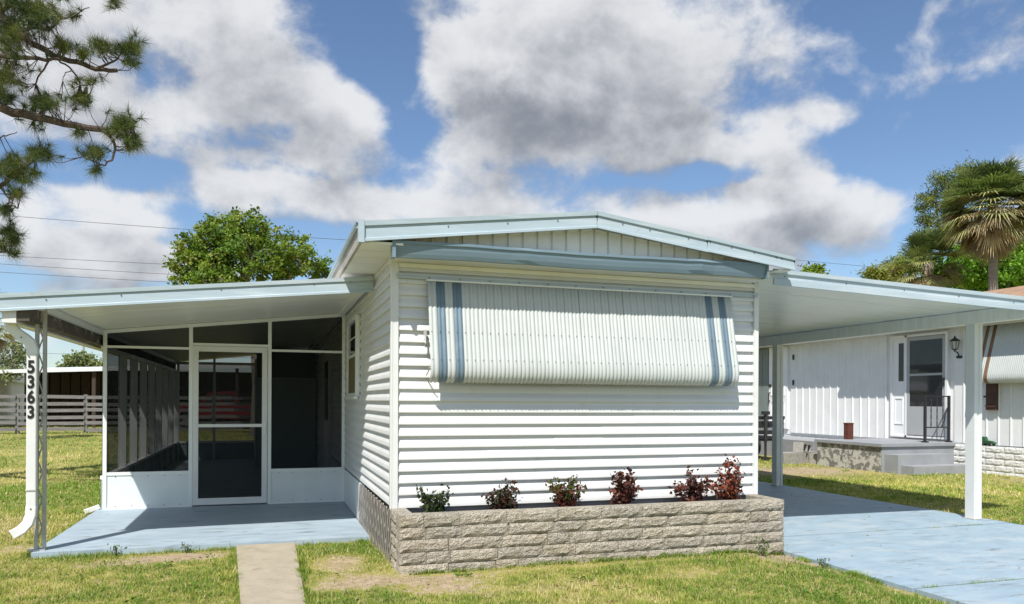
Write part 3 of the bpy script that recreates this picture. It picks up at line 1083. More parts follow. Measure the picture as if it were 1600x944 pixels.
for x in (-2.995, -1.995, -1.018, -.045):
    bar(x, x + .045, .04, psof(x) - .005, EYF - .003, .052, 'post')
for x0, x1 in ((-2.95, -1.995), (-.973, -.045)):
    bar(x0, x1, .47, .51, d=.05)
    bar(x0, x1, 2.085, 2.115)
    b = MB()
    b.box(x0, x1, EYF + .01, EYF + .022, .045, .47)
    b.build('kick_panel', 'kick_panel', se)
    bar(x0, x1, .04, .062, EYF - .004, .02)
    b = MB()
    for za, zb_ in ((.51, 2.085),):
        b.quad((x0, EYF + .025, za), (x1, EYF + .025, za), (x1, EYF + .025, zb_), (x0, EYF + .025, zb_))
    b.quad((x0, EYF + .025, 2.115), (x1, EYF + .025, 2.115), (x1, EYF + .025, psof(x1) - .02), (x0, EYF + .025, psof(x0) - .02))
    b.build('screen', 'insect_screen', se)
    screws(se, [(x, EYF + .008, z) for x in np.linspace(x0 + .1, x1 - .1, 5) for z in (.08, .455)], (0, -1, 0))
bar(-1.95, -1.018, 2.14, 2.175)
b = MB()
b.quad((-1.95, EYF + .025, 2.175), (-1.018, EYF + .025, 2.175), (-1.018, EYF + .025, psof(-1.018) - .02), (-1.95, EYF + .025, psof(-1.95) - .02))
b.build('screen', 'insect_screen', se)
b = MB()
b.loft([[(x, y, psof(x) - z) for y, z in ((EYF, .05), (EYF + .05, .05), (EYF + .05, .004), (EYF, .004))] for x in (-2.99, -.03)])
b.build('top_rail', 'alu_white', se)
# door
dx_0, dx_1, dz0, dz1 = -1.947, -1.024, .06, 2.135
dm = MB()
fw = .068
for a_ in ((dx_0, dx_0 + fw, dz0, dz1), (dx_1 - fw, dx_1, dz0, dz1), (dx_0 + fw, dx_1 - fw, dz0, dz0 + .085), (dx_0 + fw, dx_1 - fw, dz1 - .07, dz1), (dx_0 + fw, dx_1 - fw, 1.075, 1.115)):
    dm.box(a_[0], a_[1], EYF - .012, EYF + .022, a_[2], a_[3])
door = dm.build('screen_door', 'trim_white', se)
b = MB()
for za, zb_ in ((dz0 + .085, 1.075), (1.115, dz1 - .07)):
    b.quad((dx_0 + fw, EYF + .006, za), (dx_1 - fw, EYF + .006, za), (dx_1 - fw, EYF + .006, zb_), (dx_0 + fw, EYF + .006, zb_))
b.build('screen', 'insect_screen', door)
b = MB()
b.box(dx_1 - .045, dx_1 - .02, EYF - .035, EYF - .012, .99, 1.14)
b.build('handle', 'alu_white', door)
# left side wall: sill, studs, screen, kick panel
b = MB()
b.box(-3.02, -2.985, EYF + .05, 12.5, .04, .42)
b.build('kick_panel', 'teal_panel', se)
b = MB()
b.box(-3.03, -2.95, EYF + .05, 12.5, .42, .465)
b.build('sill', 'alu_white', se)
b = MB()
b.box(-3.03, -2.97, EYF + .05, 12.5, 2.06, 2.11)
b.build('frame_rail', 'alu_white', se)
for y in (5.4, 6.35, 7.3, 8.25, 9.2, 10.15, 11.15, 12.1):
    b = MB()
    b.box(-3.03, -2.925, y, y + .055, .465, 2.06)
    b.build('stud', 'alu_white', se)
    b = MB()
    b.box(-3.0, -2.955, y, y + .055, .04, .415)
    b.build('stud', 'teal_panel', se)
b = MB()
b.quad((-3.012, EYF + .05, .465), (-3.012, 12.5, .465), (-3.012, 12.5, 2.06), (-3.012, EYF + .05, 2.06))
b.quad((-3.012, EYF + .05, 2.11), (-3.012, 12.5, 2.11), (-3.012, 12.5, 2.30), (-3.012, EYF + .05, 2.30))
b.build('screen', 'insect_screen', se)
# back wall
BY = 12.5
b = MB()
b.box(-3.0, -1.25, BY, BY + .02, .04, .42)
b.build('kick_panel', 'teal_panel', se)
for z0, z1 in ((.42, .47), (2.25, 2.31)):
    bar(-3.0, -1.25, z0, z1, BY - .02, .06)
for x in (-3.0, -2.22, -1.30):
    bar(x, x + .05, .04, 2.4, BY - .025, .065, 'stud')
b = MB()
b.quad((-3.0, BY + .01, .47), (-1.25, BY + .01, .47), (-1.25, BY + .01, 2.25), (-3.0, BY + .01, 2.25))
b.build('screen', 'insect_screen', se)
# storage closet in the rear corner
cl = thing('storage_closet', 'grey-green storage closet inside the screen porch against the home', 'closet', (-.62, 10, .04))
b = MB()
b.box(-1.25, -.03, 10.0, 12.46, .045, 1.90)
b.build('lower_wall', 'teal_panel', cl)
b = MB()
b.box(-1.25, -.03, 9.985, 9.998, .52, .56)
b.box(-.10, -.055, 9.98, 9.998, .05, 1.9)
b.build('trim', 'teal_panel', cl)
b = MB()
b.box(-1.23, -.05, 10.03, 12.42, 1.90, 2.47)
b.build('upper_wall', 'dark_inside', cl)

# ------------------------------------------------------------------ carport on the right
CF = -0.19


def csof(x):
    return 2.705 - .040 * (x - HW)


cp = thing('carport', 'pale blue trimmed flat carport roof on slim white posts over the driveway', 'carport', (7.2, .5, .02))
CXO = 7.62
pb = MB()
pb.loft([[(x, 0, csof(x)), (x, .296, csof(x)), (x, .296, csof(x) + .035), (x, .290, csof(x) + .035), (x, .284, csof(x) + .003), (x, .012, csof(x) + .003), (x, .006, csof(x) + .04), (x, 0, csof(x) + .04)] for x in (HW + .015, CXO)])
pan = pb.data('roof_pan', 'carport_pan')
for i in range(41):
    place('roof_pan', pan, cp, (0, CF + .03 + i * .2975, rnd.uniform(-.0015, .0015)))
f = fascia('fascia', 'fascia_blue', cp, (HW + .055, CF, csof(HW) - .105), (CXO, CF, csof(CXO) - .085), .155, .155, (0, -1, 0), [(0, 0), (0, .022), (.40, .022), (.44, .004), (.70, .004), (.74, .022), (1, .024), (1, 0)])
screws(f, [(x, CF - .005, csof(x) - .01) for x in (3.85, 4.6, 5.35, 6.1, 6.9)], (0, -1, 0))
b = MB()
b.box(7.13, 7.235, CF + .03, 12, 2.405, csof(7.18) - .004)
b.build('beam', 'carport_pan', cp)
b = MB()
b.box(CXO - .02, CXO + .0, CF + .005, 12, csof(CXO) - .085, csof(CXO) + .05)
b.build('side_gutter', 'trim_white', cp)


def cpost(x, y):
    bb = MB()
    w_ = .062
    sec = [(-w_, -w_), (-.022, -w_), (-.018, -w_ + .012), (.018, -w_ + .012), (.022, -w_), (w_, -w_), (w_, w_), (-w_, w_)]
    bb.loft([[(x + a, y + c, z) for a, c in sec] for z in (.02, 2.44)])
    o = bb.build('post', 'trim_white', cp)
    bb = MB()
    bb.box(x - w_ - .004, x + w_ + .004, y - w_ - .004, y + w_ + .004, 2.40, csof(x) - .03)
    bb.build('post_bracket', 'trim_white', o)
    bb = MB()
    bb.box(x - .085, x + .085, y - .085, y + .085, .02, .034)
    bb.build('post_base', 'galv', o)


cpost(7.205, .56)
cpost(7.21, 4.30)
cpost(7.21, 8.05)
b = MB()
b.tube([(7.36, CF + .15, 2.49), (7.42, CF + .15, 2.49)], .01, 6)
b.box(7.30, 7.50, CF + .06, CF + .16, 2.43, 2.49)
b.build('gutter_outlet', 'trim_white', cp)

# ------------------------------------------------------------------ neighbouring mobile home
NX = 12.80
nh = thing('neighbour_mobile_home', 'white ribbed metal mobile home with front door across the driveway', 'mobile home', (NX + 1.8, 9, 0))
b = MB()
b.box(NX + .03, NX + 4, -2.0, 22, .55, 3.16)
nw = b.build('wall', 'neigh_wall', nh)
rp = .262
rb = MB()
rb.loft([[(o, y, z) for y, o in ((0, .03), (0, -.002), (.012, -.020), (.034, -.020), (.046, 0.0), (rp - .003, 0.0), (rp - .003, .03))] for z in (.60, 3.10)])
ribm = rb.data('wall_panel', 'neigh_wall')
DO = [(5.93, 7.50), (11.15, 12.55)]
y = -1.0
while y < 20:
    if not any(a - rp + .02 < y < c - .02 for a, c in DO):
        place('wall_panel', ribm, nw, (NX, y, 0))
    y += rp
b = MB()
b.loft([[(NX - .46, y, 3.05), (NX + .1, y, 3.12), (NX + 2, y, 3.95), (NX + 4.4, y, 3.1), (NX + 2, y, 4.03), (NX - .46, y, 3.17)] for y in (-2.3, 22.3)])
b.build('roof', 'neigh_roof', nh)
b = MB()
b.box(NX - .50, NX - .44, -2.2, 22, 3.00, 3.17)
b.build('eave_trim', 'trim_white', nh)
b = MB()
b.box(NX - .62, NX - .502, 5.45, 8.35, 3.02, 3.15)
b.build('deep_eave', 'trim_white', nh)
b = MB()
b.box(NX - .44, NX + .03, -2.2, 22, 3.03, 3.05)
b.build('soffit', 'neigh_wall', nh)
b = MB()
b.box(NX + .04, NX + .1, -2, 22, -.05, .56)
b.build('skirting', 'neigh_wall', nh)
# front door with sidelight
fd_ = MB()
for a_ in ((5.94, 5.995, .66, 2.97), (7.02, 7.07, .66, 2.97), (7.44, 7.49, .66, 2.97), (5.995, 7.44, 2.92, 2.97), (5.995, 7.44, .66, .70)):
    fd_.box(NX - .05, NX + .04, a_[0], a_[1], a_[2], a_[3])
fd_.box(NX - .02, NX + .04, 7.07, 7.44, .70, 2.92)
fdo = fd_.build('door_frame', 'door_white', nh)
b = MB()
b.box(NX - .026, NX - .021, 7.13, 7.27, 1.93, 2.80)
b.build('pane', 'glass_dark', fdo)
b = MB()
for a_ in ((7.14, 7.16, .95, 1.55), (7.36, 7.38, .95, 1.55), (7.16, 7.36, .95, .97), (7.16, 7.36, 1.53, 1.55)):
    b.box(NX - .034, NX - .020, *a_)
b.build('panel_moulding', 'door_white', fdo)
b = MB()
for a_ in ((6.0, 6.07, .72, 2.91), (6.94, 7.015, .72, 2.91), (6.07, 6.94, .72, 1.36), (6.07, 6.94, 2.83, 2.91), (6.07, 6.94, 2.04, 2.09)):
    b.box(NX - .045, NX - .02, *a_)
sdoor = b.build('storm_door', 'storm_door', nh)
b = MB()
b.box(NX - .036, NX - .032, 6.07, 6.94, 2.09, 2.83)
b.box(NX - .036, NX - .032, 6.07, 6.94, 1.36, 2.04)
b.build('pane', 'glass_dark', sdoor)
b = MB()
b.box(NX - .075, NX - .046, 6.01, 6.05, 1.80, 1.98)
b.build('handle', 'black_paint', sdoor)
b = MB()
b.box(NX - .03, NX + .04, 11.17, 11.97, .70, 3.0)
d2 = b.build('rear_door', 'door_white', nh)
for (ya, yb, za, zb_) in ((11.26, 11.50, .85, 1.45), (11.62, 11.88, .85, 1.45), (11.26, 11.50, 1.62, 2.25), (11.62, 11.88, 1.62, 2.25)):
    b = MB()
    for a_ in ((ya, ya + .02, za, zb_), (yb - .02, yb, za, zb_), (ya + .02, yb - .02, za, za + .02), (ya + .02, yb - .02, zb_ - .02, zb_)):
        b.box(NX - .042, NX - .029, *a_)
    b.build('panel_moulding', 'door_white', d2)
b = MB()
b.tube([(NX - .03, 11.90, 1.72), (NX - .09, 11.90, 1.70), (NX - .09, 11.90, 1.50), (NX - .03, 11.92, 1.46)], .016, 6)
b.box(NX - .05, NX - .03, 11.86, 11.94, 1.86, 1.95)
b.build('handle', 'black_paint', d2)
for ya, yb in ((11.99, 12.26), (12.28, 12.55)):
    b = MB()
    b.box(NX - .04, NX + .02, ya, yb, .70, 3.0)
    b.build('shutter', 'grey_screen', nh)
for y, z in ((10.93, 2.68), (10.93, 1.98)):
    b = MB()
    b.box(NX - .035, NX, y - .02, y + .02, z - .07, z + .07)
    b.build('bracket', 'black_paint', nh)

# neighbour's awning, lantern, box
na = thing('neighbour_awning', 'white corrugated awning with brown stripes on the neighbouring home', 'awning', (NX, 4.2, 1.8))
sw2 = .078
nprof = [(-.04, 3.00), (-.12, 2.72), (-.20, 2.44), (-.27, 2.19), (-.315, 2.02), (-.325, 1.94), (-.31, 1.88), (-.27, 1.845), (-.22, 1.835)]


def nslat(m):
    me = awning_slat(nprof, sw2, m)
    return me


nwht, nbr = nslat('awning_white'), nslat('stripe_brown')
for i in range(34):
    j = min(i, 33 - i)
    place('slat', nbr if j in (1, 3) else nwht, na, (NX, 5.10 - sw2 * (i + .5), 0), (0, 0, -math.pi / 2))
b = MB()
b.box(NX - .06, NX, 5.20 - 34 * sw2, 5.2, 3.0, 3.03)
b.build('hinge_strip', 'alu_white', na)
b = MB()
b.box(NX - .09, NX - .005, 4.78, 5.0, 1.30, 1.83)
b.box(NX - .13, NX - .09, 4.76, 5.02, 1.55, 1.59)
b.box(NX - .11, NX - .09, 4.78, 5.0, 1.36, 1.40)
wb = b.build('wooden_box', 'brown_wood')
tag(wb, 'dark brown wooden box on the wall under the brown striped awning', 'box')
wl = thing('wall_lantern', 'black coach lantern on the wall beside the neighbouring front door', 'lantern', (NX, 5.68, 2.4))
b = MB()
b.box(NX - .03, NX, 5.62, 5.74, 2.38, 2.43)
b.tube([(NX - .02, 5.68, 2.40), (NX - .06, 5.68, 2.50), (NX - .14, 5.68, 2.52), (NX - .14, 5.68, 2.57)], .014, 6)
b.build('bracket', 'black_paint', wl)
b = MB()
b.tube([(NX - .14, 5.68, 2.57), (NX - .14, 5.68, 2.73)], [.055, .085], 6)
b.build('lamp_glass', 'lamp_glass', wl)
b = MB()
for k in range(6):
    an = 2 * math.pi * k / 6 + .02
    ca, sa = math.cos(an), math.sin(an)
    b.tube([(NX - .14 + .057 * ca, 5.68 + .057 * sa, 2.565), (NX - .14 + .087 * ca, 5.68 + .087 * sa, 2.735)], .007, 4)
b.tube([(NX - .14, 5.68, 2.54), (NX - .14, 5.68, 2.57)], [.03, .065], 6)
b.build('cage', 'black_paint', wl)
b = MB()
b.tube([(NX - .14, 5.68, 2.73), (NX - .14, 5.68, 2.75), (NX - .14, 5.68, 2.80), (NX - .14, 5.68, 2.82), (NX - .14, 5.68, 2.845)], [.105, .095, .03, .012, .016], 8)
b.build('cap', 'black_paint', wl)

# stoop with steps
st = thing('concrete_stoop', 'grey painted concrete stoop and steps at the neighbouring front door', 'stoop', (11.7, 6.9, 0))
SX0, SX1, SY0, SY1, SZ = 10.62, NX - .0, 5.55, 7.48, .615
b = MB()
b.box(SX0 + .05, SX1, SY0 + .04, SY1 - .04, -.1, SZ - .06)
b.build('base', 'stoop_grey', st)
b = MB()
vs = [[(SX0 + .048 - rnd.uniform(0, .006), SY0 + .04 + (SY1 - SY0 - .08) * u, z) for z in (-.1, SZ - .061)] for u in np.linspace(0, 1, 14)]
b.loft(vs, cap=False, closed=False)
b.build('peeling_face', 'stoop_peel', st)
b = MB()
b.loft([[(SX0, SY0, SZ - .06), (SX1 - .02, SY0, SZ - .06), (SX1 - .02, SY1, SZ - .06), (SX0, SY1, SZ - .06)], [(SX0, SY0, SZ), (SX1 - .02, SY0, SZ), (SX1 - .02, SY1, SZ), (SX0, SY1, SZ)]])
b.build('top_slab', 'stoop_grey', st)
b = MB()
b.box(SX0 + .12, SX0 + 1.55, SY0 - .30, SY0 + .038, -.1, .41)
b.build('step', 'stoop_grey', st)
b = MB()
b.box(SX0 + .20, SX0 + 1.85, SY0 - .62, SY0 - .302, -.1, .21)
b.build('step', 'stoop_grey', st)
# side walk slab beyond
b = MB()
b.box(11.45, NX, SY1 + .01, 12.4, -.1, .50)
struct(b.build('side_path', 'concrete_grey'))
hr = thing('hand_rail', 'black wrought iron hand rail standing on the concrete stoop', 'railing', (12.1, 5.75, SZ))
hx0, hx1, hy = 11.98, 12.62, 5.78
for x in (hx0, hx1):
    b = MB()
    b.box(x - .022, x + .022, hy - .022, hy + .022, SZ + .001, SZ + .98)
    b.box(x - .05, x + .05, hy - .05, hy + .05, SZ + .001, SZ + .03)
    b.build('post', 'black_paint', hr)
for z in (SZ + .30, SZ + .95):
    b = MB()
    b.box(hx0, hx1, hy - .012, hy + .012, z, z + .025)
    b.build('rail', 'black_paint', hr)
for x in np.linspace(hx0 + .16, hx1 - .16, 3):
    b = MB()
    rings = []
    for k in range(14):
        an = k * .55
        rings.append([(x + .012 * math.cos(an + q * math.pi / 2), hy + .012 * math.sin(an + q * math.pi / 2), SZ + .32 + k * .63 / 13) for q in range(4)])
    b.loft(rings)
    b.build('twisted_baluster', 'black_paint', hr)
b = MB()
b.tube([(hx1 - .02, hy, SZ + .75), (hx1 - .10, hy, SZ + .6), (hx1 - .12, hy, SZ + .45), (hx1 - .2, hy, SZ + .33)], .012, 5)
b.build('scroll', 'black_paint', hr)
b = MB()
b.box(11.30, 11.44, 7.20, 7.34, SZ + .001, SZ + .36)
b.box(11.294, 11.446, 7.194, 7.346, SZ + .34, SZ + .37)
tag(b.build('rust_box', 'rust_box'), 'upright rust-red metal box standing on the concrete stoop', 'box')

# white split-face block ledge below the neighbour's wall
lg = thing('block_ledge', 'white painted split-face block ledge below the striped awning', 'ledge', (12.6, 4, 0))
for c in range(5):
    y = -1.2 + (c % 2) * .2
    while y < 5.9:
        L = .405
        if y + L > 5.95:
            break
        place('block', block(.405, .122, .2, 'neigh_block'), lg, (12.55, y + L, -.02 + c * .122), (0, 0, -math.pi / 2))
        y += L
b = MB()
b.box(12.66, NX + .03, -1.2, 5.9, 0, .585)
b.build('fill', 'concrete_grey', lg)
ty = thing('toy_tractor', 'small dark green toy tractor on the white block ledge', 'toy', (12.62, 4.9, .6))
b = MB()
b.loft([[(12.58, y, .635), (12.66, y, .635), (12.66, y, zt), (12.58, y, zt)] for y, zt in ((4.72, .66), (4.78, .69), (4.90, .70), (4.92, .77), (5.0, .77), (5.02, .68))])
b.build('body', 'toy_green', ty)
for y, r in ((4.79, .03), (4.97, .05)):
    for x in (12.565, 12.675):
        b = MB()
        b.cyl((x, y, .593 + r), (1, 0, 0), r, .025, 12)
        b.build('wheel', 'tyre', ty)

# cinder blocks and the utility trailer by the stoop


def cinder(name):
    bb = MB()
    L, D, H, t_ = .39, .19, .19, .032
    bb.box(0, L, 0, t_, 0, H)
    bb.box(0, L, D - t_, D, 0, H)
    for x in (0, L / 2 - t_ / 2, L - t_):
        bb.box(x, x + t_, t_, D - t_, 0.001, H - .001)
    return bb.data(name, 'cinder')


cm = cinder('cinder_block')
CBL = [((10.25, 7.75, .04), (0, 0, .25), 'grey cinder block lying nearest the concrete stoop'),
       ((10.62, 8.20, .28), (math.pi / 2, .12, .5), 'tilted grey cinder block resting on another behind the carport post'),
       ((10.75, 7.80, .04), (math.pi / 2, 0, .35), 'grey cinder block with open cores facing the lawn'),
       ((10.15, 8.25, .04), (math.pi / 2, 0, .15), 'grey cinder block standing beside the black trailer'),
       ((10.90, 8.35, .04), (math.pi / 2, 0, .4), 'grey cinder block at the back of the pile by the stoop')]
for loc, rot, lab in CBL:
    o = place('cinder_block', cm, None, loc, rot, (1.25, 1.25, 1.25))
    tag(o, lab, 'cinder block', 'cinder blocks piled by the stoop')
TRX, TRY = 0.86, -0.30
TRO = (TRX, TRY, 0)
tr = thing('utility_trailer', 'black steel utility trailer with tongue jack parked behind the home', 'trailer', (9.6 + TRX, 9.4 + TRY, 0))
b = MB()
b.box(8.35, 10.05, 9.25, 9.31, .52, .60)
b.box(8.35, 10.05, 9.25, 11.4, .50, .54)
b.box(8.35, 8.43, 9.25, 11.4, .52, .60)
b.box(9.97, 10.05, 9.25, 11.4, .52, .60)
b.build('frame', 'black_paint', tr, TRO)
b = MB()
b.box(8.35, 10.1, 9.23, 9.29, 1.02, 1.10)
b.box(8.35, 10.05, 9.25, 9.28, .66, .76)
b.box(8.35, 10.05, 9.25, 9.28, .82, .98)
for x in (8.38, 9.2, 10.02):
    b.box(x - .04, x + .04, 9.22, 9.30, .60, 1.06)
b.build('front_rack', 'black_paint', tr, TRO)
b = MB()
b.tube([(9.45, 9.1, .10), (9.45, 9.1, .55)], .03, 8)
b.tube([(9.45, 9.1, .50), (9.45, 9.1, 1.18)], .045, 8)
b.box(9.37, 9.53, 9.04, 9.16, 1.14, 1.22)
b.box(9.38, 9.52, 9.03, 9.17, .05, .10)
b.build('tongue_jack', 'black_paint', tr, TRO)
for x in (8.5, 10.12):
    b = MB()
    b.cyl((x, 10.6, .30), (1, 0, 0), .30, .18, 18)
    wh = b.build('wheel', 'tyre', tr, TRO)
    b = MB()
    b.cyl((x, 10.6, .30), (1, 0, 0), .16, .19, 12)
    b.build('rim', 'chrome', wh, TRO)
b = MB()
b.box(8.9, 9.28, 9.225, 9.232, .66, .80)
b.build('number_plate', 'door_white', tr, TRO)

# ------------------------------------------------------------------ far fence, shed, white house, pickup
fy = 29.2
fn = thing('rail_fence', 'weathered grey horizontal board fence across the back of the lawn', 'fence', (-6, fy, 0))
pm = MB()
pm.box(-1.22, 1.22, -.02, .02, -.07, .07)
plank = pm.data('board', 'fence_grey')
pp = MB()
pp.box(-.07, .07, -.07, .07, -.1, 1.62)
fpost = pp.data('post', 'fence_grey')
for i in range(13):
    x = -17.0 + i * 2.5
    place('post', fpost, fn, (x + 1.25, fy + .1, 0))
    for z in (.16, .42, .68, .96, 1.22, 1.5):
        place('board', plank, fn, (x, fy + rnd.uniform(-.01, .01), z + rnd.uniform(-.03, .03)), (0, rnd.uniform(-.012, .012), 0))
sh = thing('open_shed', 'dark brown open shed with white roof edge behind the fence', 'shed', (-8.5, 37, 0))
sx0, sx1 = -13.6, 1.2
b = MB()
b.loft([[(sx0, 35.5, 2.62), (sx0, 41, 3.0), (sx0, 41, 3.1), (sx0, 35.5, 2.78)], [(sx1, 35.5, 3.25), (sx1, 41, 3.6), (sx1, 41, 3.7), (sx1, 35.5, 3.42)]])
b.build('roof', 'alu_white', sh)
b = MB()
b.box(sx0, sx1, 41, 41.1, 0, 3.05)
b.build('back_wall', 'shed_brown', sh)
for x in (-13.4, -11.3, -9.2, -7.9, -6.6, -2.5, 1.0):
    b = MB()
    b.box(x - .08, x + .08, 35.7, 35.86, 0, 2.6 + (x - sx0) * .043)
    b.build('post', 'shed_brown', sh)
for i in range(28):
    x = -13.3 + i * .5
    b = MB()
    b.box(x, x + .44, 40.8, 40.9, 0, 2.9)
    b.build('wall_board', 'shed_brown', sh)
wh_ = thing('white_house', 'small white house behind the far end of the fence', 'house', (-17, 39, 0))
b = MB()
b.box(-22, -14.2, 36.5, 44, 0, 2.35)
b.build('wall', 'siding_plain', wh_)
b = MB()
b.loft([[(-22.3, 36.0, 2.3), (-22.3, 40, 3.1), (-22.3, 44.4, 2.3)], [(-13.9, 36.0, 2.3), (-13.9, 40, 3.1), (-13.9, 44.4, 2.3)]])
b.build('roof', 'alu_white', wh_)
b = MB()
b.box(-16.8, -15.6, 36.46, 36.49, .9, 1.9)
b.build('window', 'glass_dark', wh_)
b = MB()
b.tube([(-15.0, 35.6, 1.0), (-14.6, 35.6, 2.1), (-14.0, 35.6, 2.2)], .04, 6)
b.build('railing', 'alu_white', wh_)

tk = thing('pickup_truck', 'red pickup truck parked behind the fence, seen through the screen door', 'pickup truck', (-3.0, 33.5, 0))
T0 = Vector((-5.6, 32.6, 0))
W_ = 1.85
sil = [(0, .55), (0, 1.0), (.35, 1.12), (1.45, 1.2), (1.95, 1.80), (3.05, 1.84), (3.35, 1.22), (5.3, 1.22), (5.3, .55), (4.55, .5), (4.35, .85), (3.95, .85), (3.75, .5), (1.35, .5), (1.15, .85), (.75, .85), (.55, .5)]
b = MB()
b.loft([[(T0.x + x, T0.y + y, z) for x, z in sil] for y in (0, W_)])
b.build('body', 'truck_red', tk)
for x0, x1, x2, x3 in ((1.72, 2.05, 2.45, 2.45), (2.53, 2.53, 3.0, 3.17)):
    b = MB()
    b.loft([[(T0.x + x, T0.y + y, z) for x, z in ((x0, 1.26), (x1, 1.72), (x2, 1.74), (x3, 1.26))] for y in (-.012, W_ + .012)])
    b.build('side_window', 'glass_dark', tk)
for x in (.95, 4.15):
    for y in (.10, W_ - .10):
        b = MB()
        b.cyl((T0.x + x, T0.y + y, .37), (0, 1, 0), .37, .25, 18)
        wq = b.build('wheel', 'tyre', tk)
        b = MB()
        b.cyl((T0.x + x, T0.y + y, .37), (0, 1, 0), .20, .27, 12)
        b.build('rim', 'chrome', wq)
b = MB()
b.box(T0.x - .08, T0.x + .06, T0.y - .02, T0.y + W_ + .02, .48, .68)
b.build('bumper', 'chrome', tk)
b = MB()
b.box(T0.x - .01, T0.x + .06, T0.y + .04, T0.y + .35, .82, 1.0)
b.build('headlight', 'lamp_glass', tk)
wv = thing('white_van', 'white van parked behind the red pickup beyond the fence', 'van', (2.1, 34, 0))
V0 = Vector((-.2, 33.2, 0))
sil = [(0, .5), (0, 1.1), (.6, 1.2), (1.15, 1.95), (4.6, 2.0), (4.7, .5), (4.1, .5), (3.9, .82), (3.5, .82), (3.3, .5), (1.3, .5), (1.1, .82), (.7, .82), (.5, .5)]
b = MB()
b.loft([[(V0.x + x, V0.y + y, z) for x, z in sil] for y in (0, 1.8)])
b.build('body', 'door_white', wv)
b = MB()
b.loft([[(V0.x + x, V0.y + y, z) for x, z in ((.85, 1.25), (1.28, 1.8), (2.1, 1.82), (2.1, 1.25))] for y in (-.012, 1.812)])
b.build('side_window', 'glass_dark', wv)
for x in (.9, 3.7):
    b = MB()
    b.cyl((V0.x + x, V0.y + .1, .36), (0, 1, 0), .36, .25, 16)
    b.build('wheel', 'tyre', wv)

# ------------------------------------------------------------------ trees


def crown(lobes, nclump, per, size, cl_r, rng, pal, asp=.6, fill=.55):
    lobes = np.array(lobes, float)
    wts = (lobes[:, 3] * lobes[:, 5])
    wts /= wts.sum()
    li = rng.choice(len(lobes), nclump, p=wts)
    dr = rng.normal(size=(nclump, 3))
    dr /= np.linalg.norm(dr, axis=1, keepdims=True)
    rr = 1.04 - np.abs(rng.normal(0, 1, nclump)) * .42 * fill - (rng.random(nclump) < .2) * rng.random(nclump) * .5
    rr = np.clip(rr, .15, 1.08)
    C = lobes[li, :3] + dr * lobes[li, 3:6] * rr[:, None]
    cr = cl_r * rng.uniform(.5, 1.3, nclump)
    P = np.repeat(C, per, 0) + rng.normal(size=(nclump * per, 3)) * np.repeat(cr, per)[:, None] * np.array([.6, .6, .45])
    N = rng.normal(size=P.shape) + np.repeat(dr, per, 0) * .6 + np.array([0, 0, .5])
    S = size * rng.uniform(.6, 1.3, len(P))
    Vv, Ff = leaf_batch(P, N, S, rng, asp)
    pal = np.array(pal)
    cc = pal[rng.integers(0, len(pal), nclump)] * rng.uniform(.75, 1.25, (nclump, 1))
    cc = np.repeat(cc, per, 0) * rng.uniform(.8, 1.2, (len(P), 1))
    return Vv, Ff, np.repeat(cc, 4, 0), C, lobes


def tree(name, label, base, lobes, nclump, per, size, cl_r, seed, pal, r0=.22, group=None, barkm='bark_grey', asp=.6, cat='tree', leafm='leaf', nbr=70):
    rng = np.random.default_rng(seed)
    root = thing(name, label, cat, base, group)
    Vv, Ff, cc, C, L = crown(lobes, nclump, per, size, cl_r, rng, pal, asp)
    place('crown', npmesh('crown', Vv, Ff, leafm, cc), root)
    bb = MB()
    base = Vector(base)
    cen = Vector(L[:, :3].mean(0))
    fork = Vector((base.x, base.y, base.z)).lerp(cen, .55)
    bb.tube([base, base.lerp(fork, .5) + Vector((.08, .05, 0)), fork], [r0, r0 * .8, r0 * .65], 9)
    ends = []
    for l in L:
        e = Vector(l[:3])
        mid = fork.lerp(e, .5) + Vector(rng.normal(0, .25, 3))
        bb.tube([fork, mid, e], [r0 * .5, r0 * .33, r0 * .15], 7)
        ends += [mid, e, mid.lerp(e, .5)]
    for i in rng.choice(len(C), min(nbr, len(C)), replace=False):
        c = Vector(C[i])
        s0 = min(ends, key=lambda q: (q - c).length)
        bb.tube([s0, s0.lerp(c, .5) + Vector(rng.normal(0, .1, 3)), c], [r0 * .13, r0 * .09, r0 * .04], 5)
    bb.build('trunk', barkm, root)
    return root


OAK = [(.115, .19, .022), (.15, .23, .028), (.20, .26, .036), (.085, .15, .02), (.25, .27, .05)]


def lobe(px, py, d, rx, ry, dz=0, depth=None):
    p = at(px, py, d)
    k = d / F_PX
    return (p.x, p.y, p.z, rx * k, (depth or rx) * k, ry * k)


D1 = 30
tree('leafy_tree', 'large round leafy green tree behind the patio roof', (-1.4, 25.4, 0),
     [lobe(330, 400, D1, 55, 42), lobe(355, 372, D1, 50, 36), lobe(385, 358, D1 + .5, 35, 30), lobe(300, 420, D1 - .5, 34, 34), lobe(440, 388, D1 + .8, 44, 30), lobe(462, 405, D1, 28, 26),
      lobe(395, 400, D1 - 1, 45, 30), lobe(500, 424, D1 + 1, 22, 22), lobe(345, 435, D1 - 1, 50, 20), lobe(430, 425, D1 + .3, 40, 18)], 560, 42, .15, .20, 5, OAK, .26, nbr=130)
